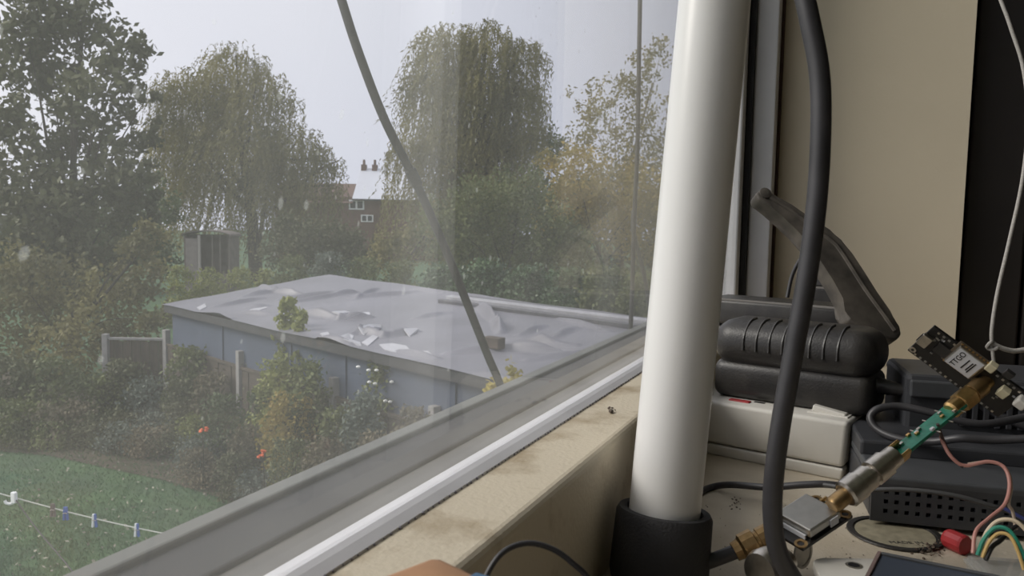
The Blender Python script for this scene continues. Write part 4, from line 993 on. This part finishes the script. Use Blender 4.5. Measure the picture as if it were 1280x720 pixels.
# black mat disc with printed label under the router's corner
cD = PL(1118, 668, SILL)
disc = thing('black_disc', 'flat black disc with a printed label beneath the network box corner', 'disc', rotz(cD, 24))
obj('rim', lathe(nb(), [(0.0215, 0), (0.0225, 0.0006), (0.0222, 0.0013), (0.0195, 0.0013), (0.0192, 0.0006), (0.0001, 0.0006), (0.0001, 0.0)], None, 40), m_black, disc)
obj('label', lathe(nb(), [(0.0185, 0.0006), (0.0185, 0.0009), (0.0001, 0.0009), (0.0001, 0.0006)], None, 32), mat('stained_label', (0.30, 0.27, 0.19), 0.7, noise=0.3, scale=200), disc)
text('lettering', 'MADE IN', 0.0042, Matrix.Translation((0.000, -0.0125, 0.00095)), m_ink, disc, 0.00005)
# white plate with hole and dark panel
w0 = PL(1040, 742, SILL)
plate = thing('white_plate', 'white rounded plastic plate with a round hole on the sill edge', 'plate', rotz(P(1058, 716, .322), 24))
bm = nb(); rr_ = []
for cx0, cy0, a0 in ((0.030, 0.008, 0), (-0.004, 0.008, 90), (-0.010, -0.028, 180), (0.034, -0.028, 270)):
    for k in range(6):
        a_ = math.radians(a0 + k * 18); rr_.append((cx0 + 0.006 * math.cos(a_), cy0 + 0.006 * math.sin(a_)))
obj('body', prism(nb(), rr_, -0.004, 0.0, 0.0006), m_white, plate)
obj('hole', lathe(nb(), [(0.0028, -0.001), (0.0034, 0.0002), (0.0024, 0.0003), (0.0022, -0.002)], Matrix.Translation((0.006, 0.007, 0)), 20, True), m_tin, plate)
obj('hole_floor', lathe(nb(), [(0.0024, 0.0), (0.0024, 0.0002)], Matrix.Translation((0.006, 0.007, 0)), 20), m_hole, plate)
zb = plate.matrix_basis.translation.z
obj('stand', B((-0.004, -0.02, SILL - zb), (0.028, 0.004, -0.004), 0.002), m_white, plate)
pa, pb2, pc = P(1098, 694, .318), P(1196, 714, .300), P(1058, 730, .306)
panel = thing('small_screen', 'dark blue-grey glossy screen with brown edge lying against the white plate', 'screen', frameM(pa, pb2 - pa, pc - pa))
obj('display', B((0.0012, 0.0012, -0.001), (0.042, 0.030, 0.0012)), mat('dark_glossy_panel', (0.045, 0.055, 0.075), 0.15), panel)
obj('edge_strip', B((-0.0002, -0.0002, -0.002), (0.0014, 0.030, 0.0020), 0.0003), mat('brown_edge', (0.16, 0.11, 0.10), 0.6), panel)
obj('edge_strip', B((0.0014, -0.0002, -0.002), (0.042, 0.0012, 0.0016), 0.0003), m_grey2, panel)
# clear box with electronics
m_clear = bpy.data.materials.new('clear_plastic'); m_clear.use_nodes = True
n = m_clear.node_tree; n.nodes.clear(); mo = n.nodes.new('ShaderNodeOutputMaterial')
tr = n.nodes.new('ShaderNodeBsdfTransparent'); tr.inputs[0].default_value = (0.93, 0.93, 0.92, 1); gl = n.nodes.new('ShaderNodeBsdfGlossy'); gl.inputs['Roughness'].default_value = 0.08
df = n.nodes.new('ShaderNodeBsdfDiffuse'); df.inputs[0].default_value = (0.6, 0.6, 0.58, 1)
m1 = n.nodes.new('ShaderNodeMixShader'); m1.inputs[0].default_value = 0.14; m2 = n.nodes.new('ShaderNodeMixShader'); m2.inputs[0].default_value = 0.22
n.links.new(tr.outputs[0], m1.inputs[1]); n.links.new(gl.outputs[0], m1.inputs[2]); n.links.new(m1.outputs[0], m2.inputs[1]); n.links.new(df.outputs[0], m2.inputs[2]); n.links.new(m2.outputs[0], mo.inputs[0])
cb = P(1207, 692, .325); cbx = thing('clear_box', 'clear plastic box holding a dark circuit board and wires', 'box', rotz(Vector((cb.x, cb.y, SILL)), 15))
hc = cb.z - SILL
obj('case', B((0, -0.045, 0), (0.06, 0, hc), 0.0015), m_clear, cbx)
obj('case_rim', B((-0.0006, -0.0456, hc - 0.0035), (0.0606, 0.0006, hc - 0.002), 0.0004), m_clear, cbx)
obj('inner_board', B((0.006, -0.040, hc - 0.012), (0.055, -0.004, hc - 0.010)), m_pcb, cbx)
for k in range(5): obj('inner_part', B((0.010 + k * 0.008, -0.012 - (k % 2) * 0.006, hc - 0.010), (0.015 + k * 0.008, -0.008, hc - 0.0085)), random.choice((m_tin, m_label)), cbx)
# crumbs, dead flies and grit
bm = nb()
def crumb(p, r):
    M = Matrix.Translation(p) @ Matrix.Rotation(random.uniform(0, 6), 4, 'Z') @ Matrix.Rotation(random.uniform(0, 6), 4, 'X') @ Matrix.Diagonal((1, random.uniform(.3, .8), random.uniform(.2, .6), 1))
    bmesh.ops.create_icosphere(bm, subdivisions=1, radius=r, matrix=M)
for k in range(60):
    crumb(PL(random.gauss(1164, 9), random.gauss(689, 4), SILL) + ZV * random.uniform(0.0003, 0.003), random.uniform(.0004, .0013))
for k in range(14): crumb(PL(random.gauss(922, 4), random.gauss(631, 4), SILL) + ZV * 0.0008, random.uniform(.0004, .0012))
for k in range(70): crumb(PL(random.uniform(880, 1080), random.uniform(610, 715), SILL) + ZV * 0.0003, random.uniform(.0002, .0006))
for k in range(10): crumb(PL(random.gauss(765, 2), random.gauss(514, 3), LEDGE) + ZV * 0.0008, random.uniform(.0006, .0014))
o = obj('crumbs', bm, mat('dead_insect_brown', (0.10, 0.07, 0.05), 0.8, noise=0.5, scale=600)); tag(o, 'brown crumbs and dead insects scattered on the sill', 'debris', kind='stuff')
# near, out of focus things
cable('thin_black_cable', 'thin black cable arching up close before the ledge', [P(560, 850, .19), P(592, 760, .195), P(612, 712, .198), P(632, 688, .20), P(660, 679, .202), P(690, 686, .203), P(716, 704, .203), P(740, 730, .203), P(775, 800, .20)], 0.00075, m_cable)
tb = P(572, 702, .172)
tan = thing('tan_block', 'tan edged block with dark face close to the ledge', 'block', rotz(Vector((tb.x, tb.y, SILL)), -20))
ht = tb.z - SILL
obj('body', B((-0.007, -0.022, 0), (0.013, 0.0, ht), 0.003, None, 3), mat('tan_card', (0.46, 0.25, 0.13), 0.7, noise=0.2, scale=80), tan, smooth=True)
obj('dark_face', B((-0.004, -0.0225, 0.01), (0.010, -0.0205, ht - 0.006)), m_dust, tan)
tb2 = P(622, 722, .165); bl = thing('blue_block', 'blue plastic block standing beside the tan block', 'block', rotz(Vector((tb2.x, tb2.y, SILL)), -10))
obj('body', B((-0.006, -0.016, 0), (0.010, 0.0, tb2.z - SILL), 0.002), mat('blue_plastic', (0.05, 0.13, 0.24), 0.5), bl, smooth=True)
obj('cap', B((-0.004, -0.014, tb2.z - SILL), (0.008, -0.002, tb2.z - SILL + 0.001), 0.0004), MATS['blue_plastic'], bl)

# ------------------------------------------------------------------ dark cupboard beside the reveal, blind cord
cup = thing('dark_cupboard', 'tall dark brown cupboard standing beside the cream reveal', 'cupboard', (0.4, 1.3, FZ))
m_dw = mat('dark_brown_veneer', (0.034, 0.028, 0.025), 0.45, noise=0.35, scale=5)
obj('carcass', B((0.092, 1.02, FZ), (0.90, 1.6, 1.25), 0.003), m_dw, cup, world=True)
for x0, x1 in ((0.094, 0.150), (0.153, 0.52), (0.523, 0.898)):
    dr = obj('door', B((x0, 1.0, FZ + 0.05), (x1, 1.02, 1.23), 0.002), m_dw, cup, world=True)
cc = [P(1180, -520, .66), P(1215, -200, .63), P(1240, -40, .61), P(1262, 30, .60), P(1279, 85, .595), P(1285, 150, .59), P(1278, 225, .587), P(1262, 300, .585), P(1247, 365, .583), P(1240, 410, .582), P(1240, 432, .582)]
cord = thing('blind_cord', 'grey white blind cord with a knot hanging before the dark cupboard', 'cord', P(1240, 432, .582))
cable('strand', None, cc, 0.0014, m_cord, parent=cord)
cable('strand', None, [P(1240, 432, .582), P(1242, 450, .582), P(1244, 470, .582)], 0.0013, m_cord, parent=cord)
cable('strand', None, [P(1241, 430, .582), P(1258, 437, .581), P(1275, 438, .58), P(1300, 428, .578), P(1330, 380, .578)], 0.0018, m_cord, parent=cord)
bm = nb(); tube(bm, [P(1240, 432, .582) + CR * 0.0032 * math.cos(a_) + CU * 0.0028 * math.sin(a_) + CF * 0.0015 * math.sin(2 * a_) for a_ in [k * 0.7 for k in range(14)]], 0.0013, 8, 3)
obj('knot', bm, m_cord, cord, world=True, smooth=True)
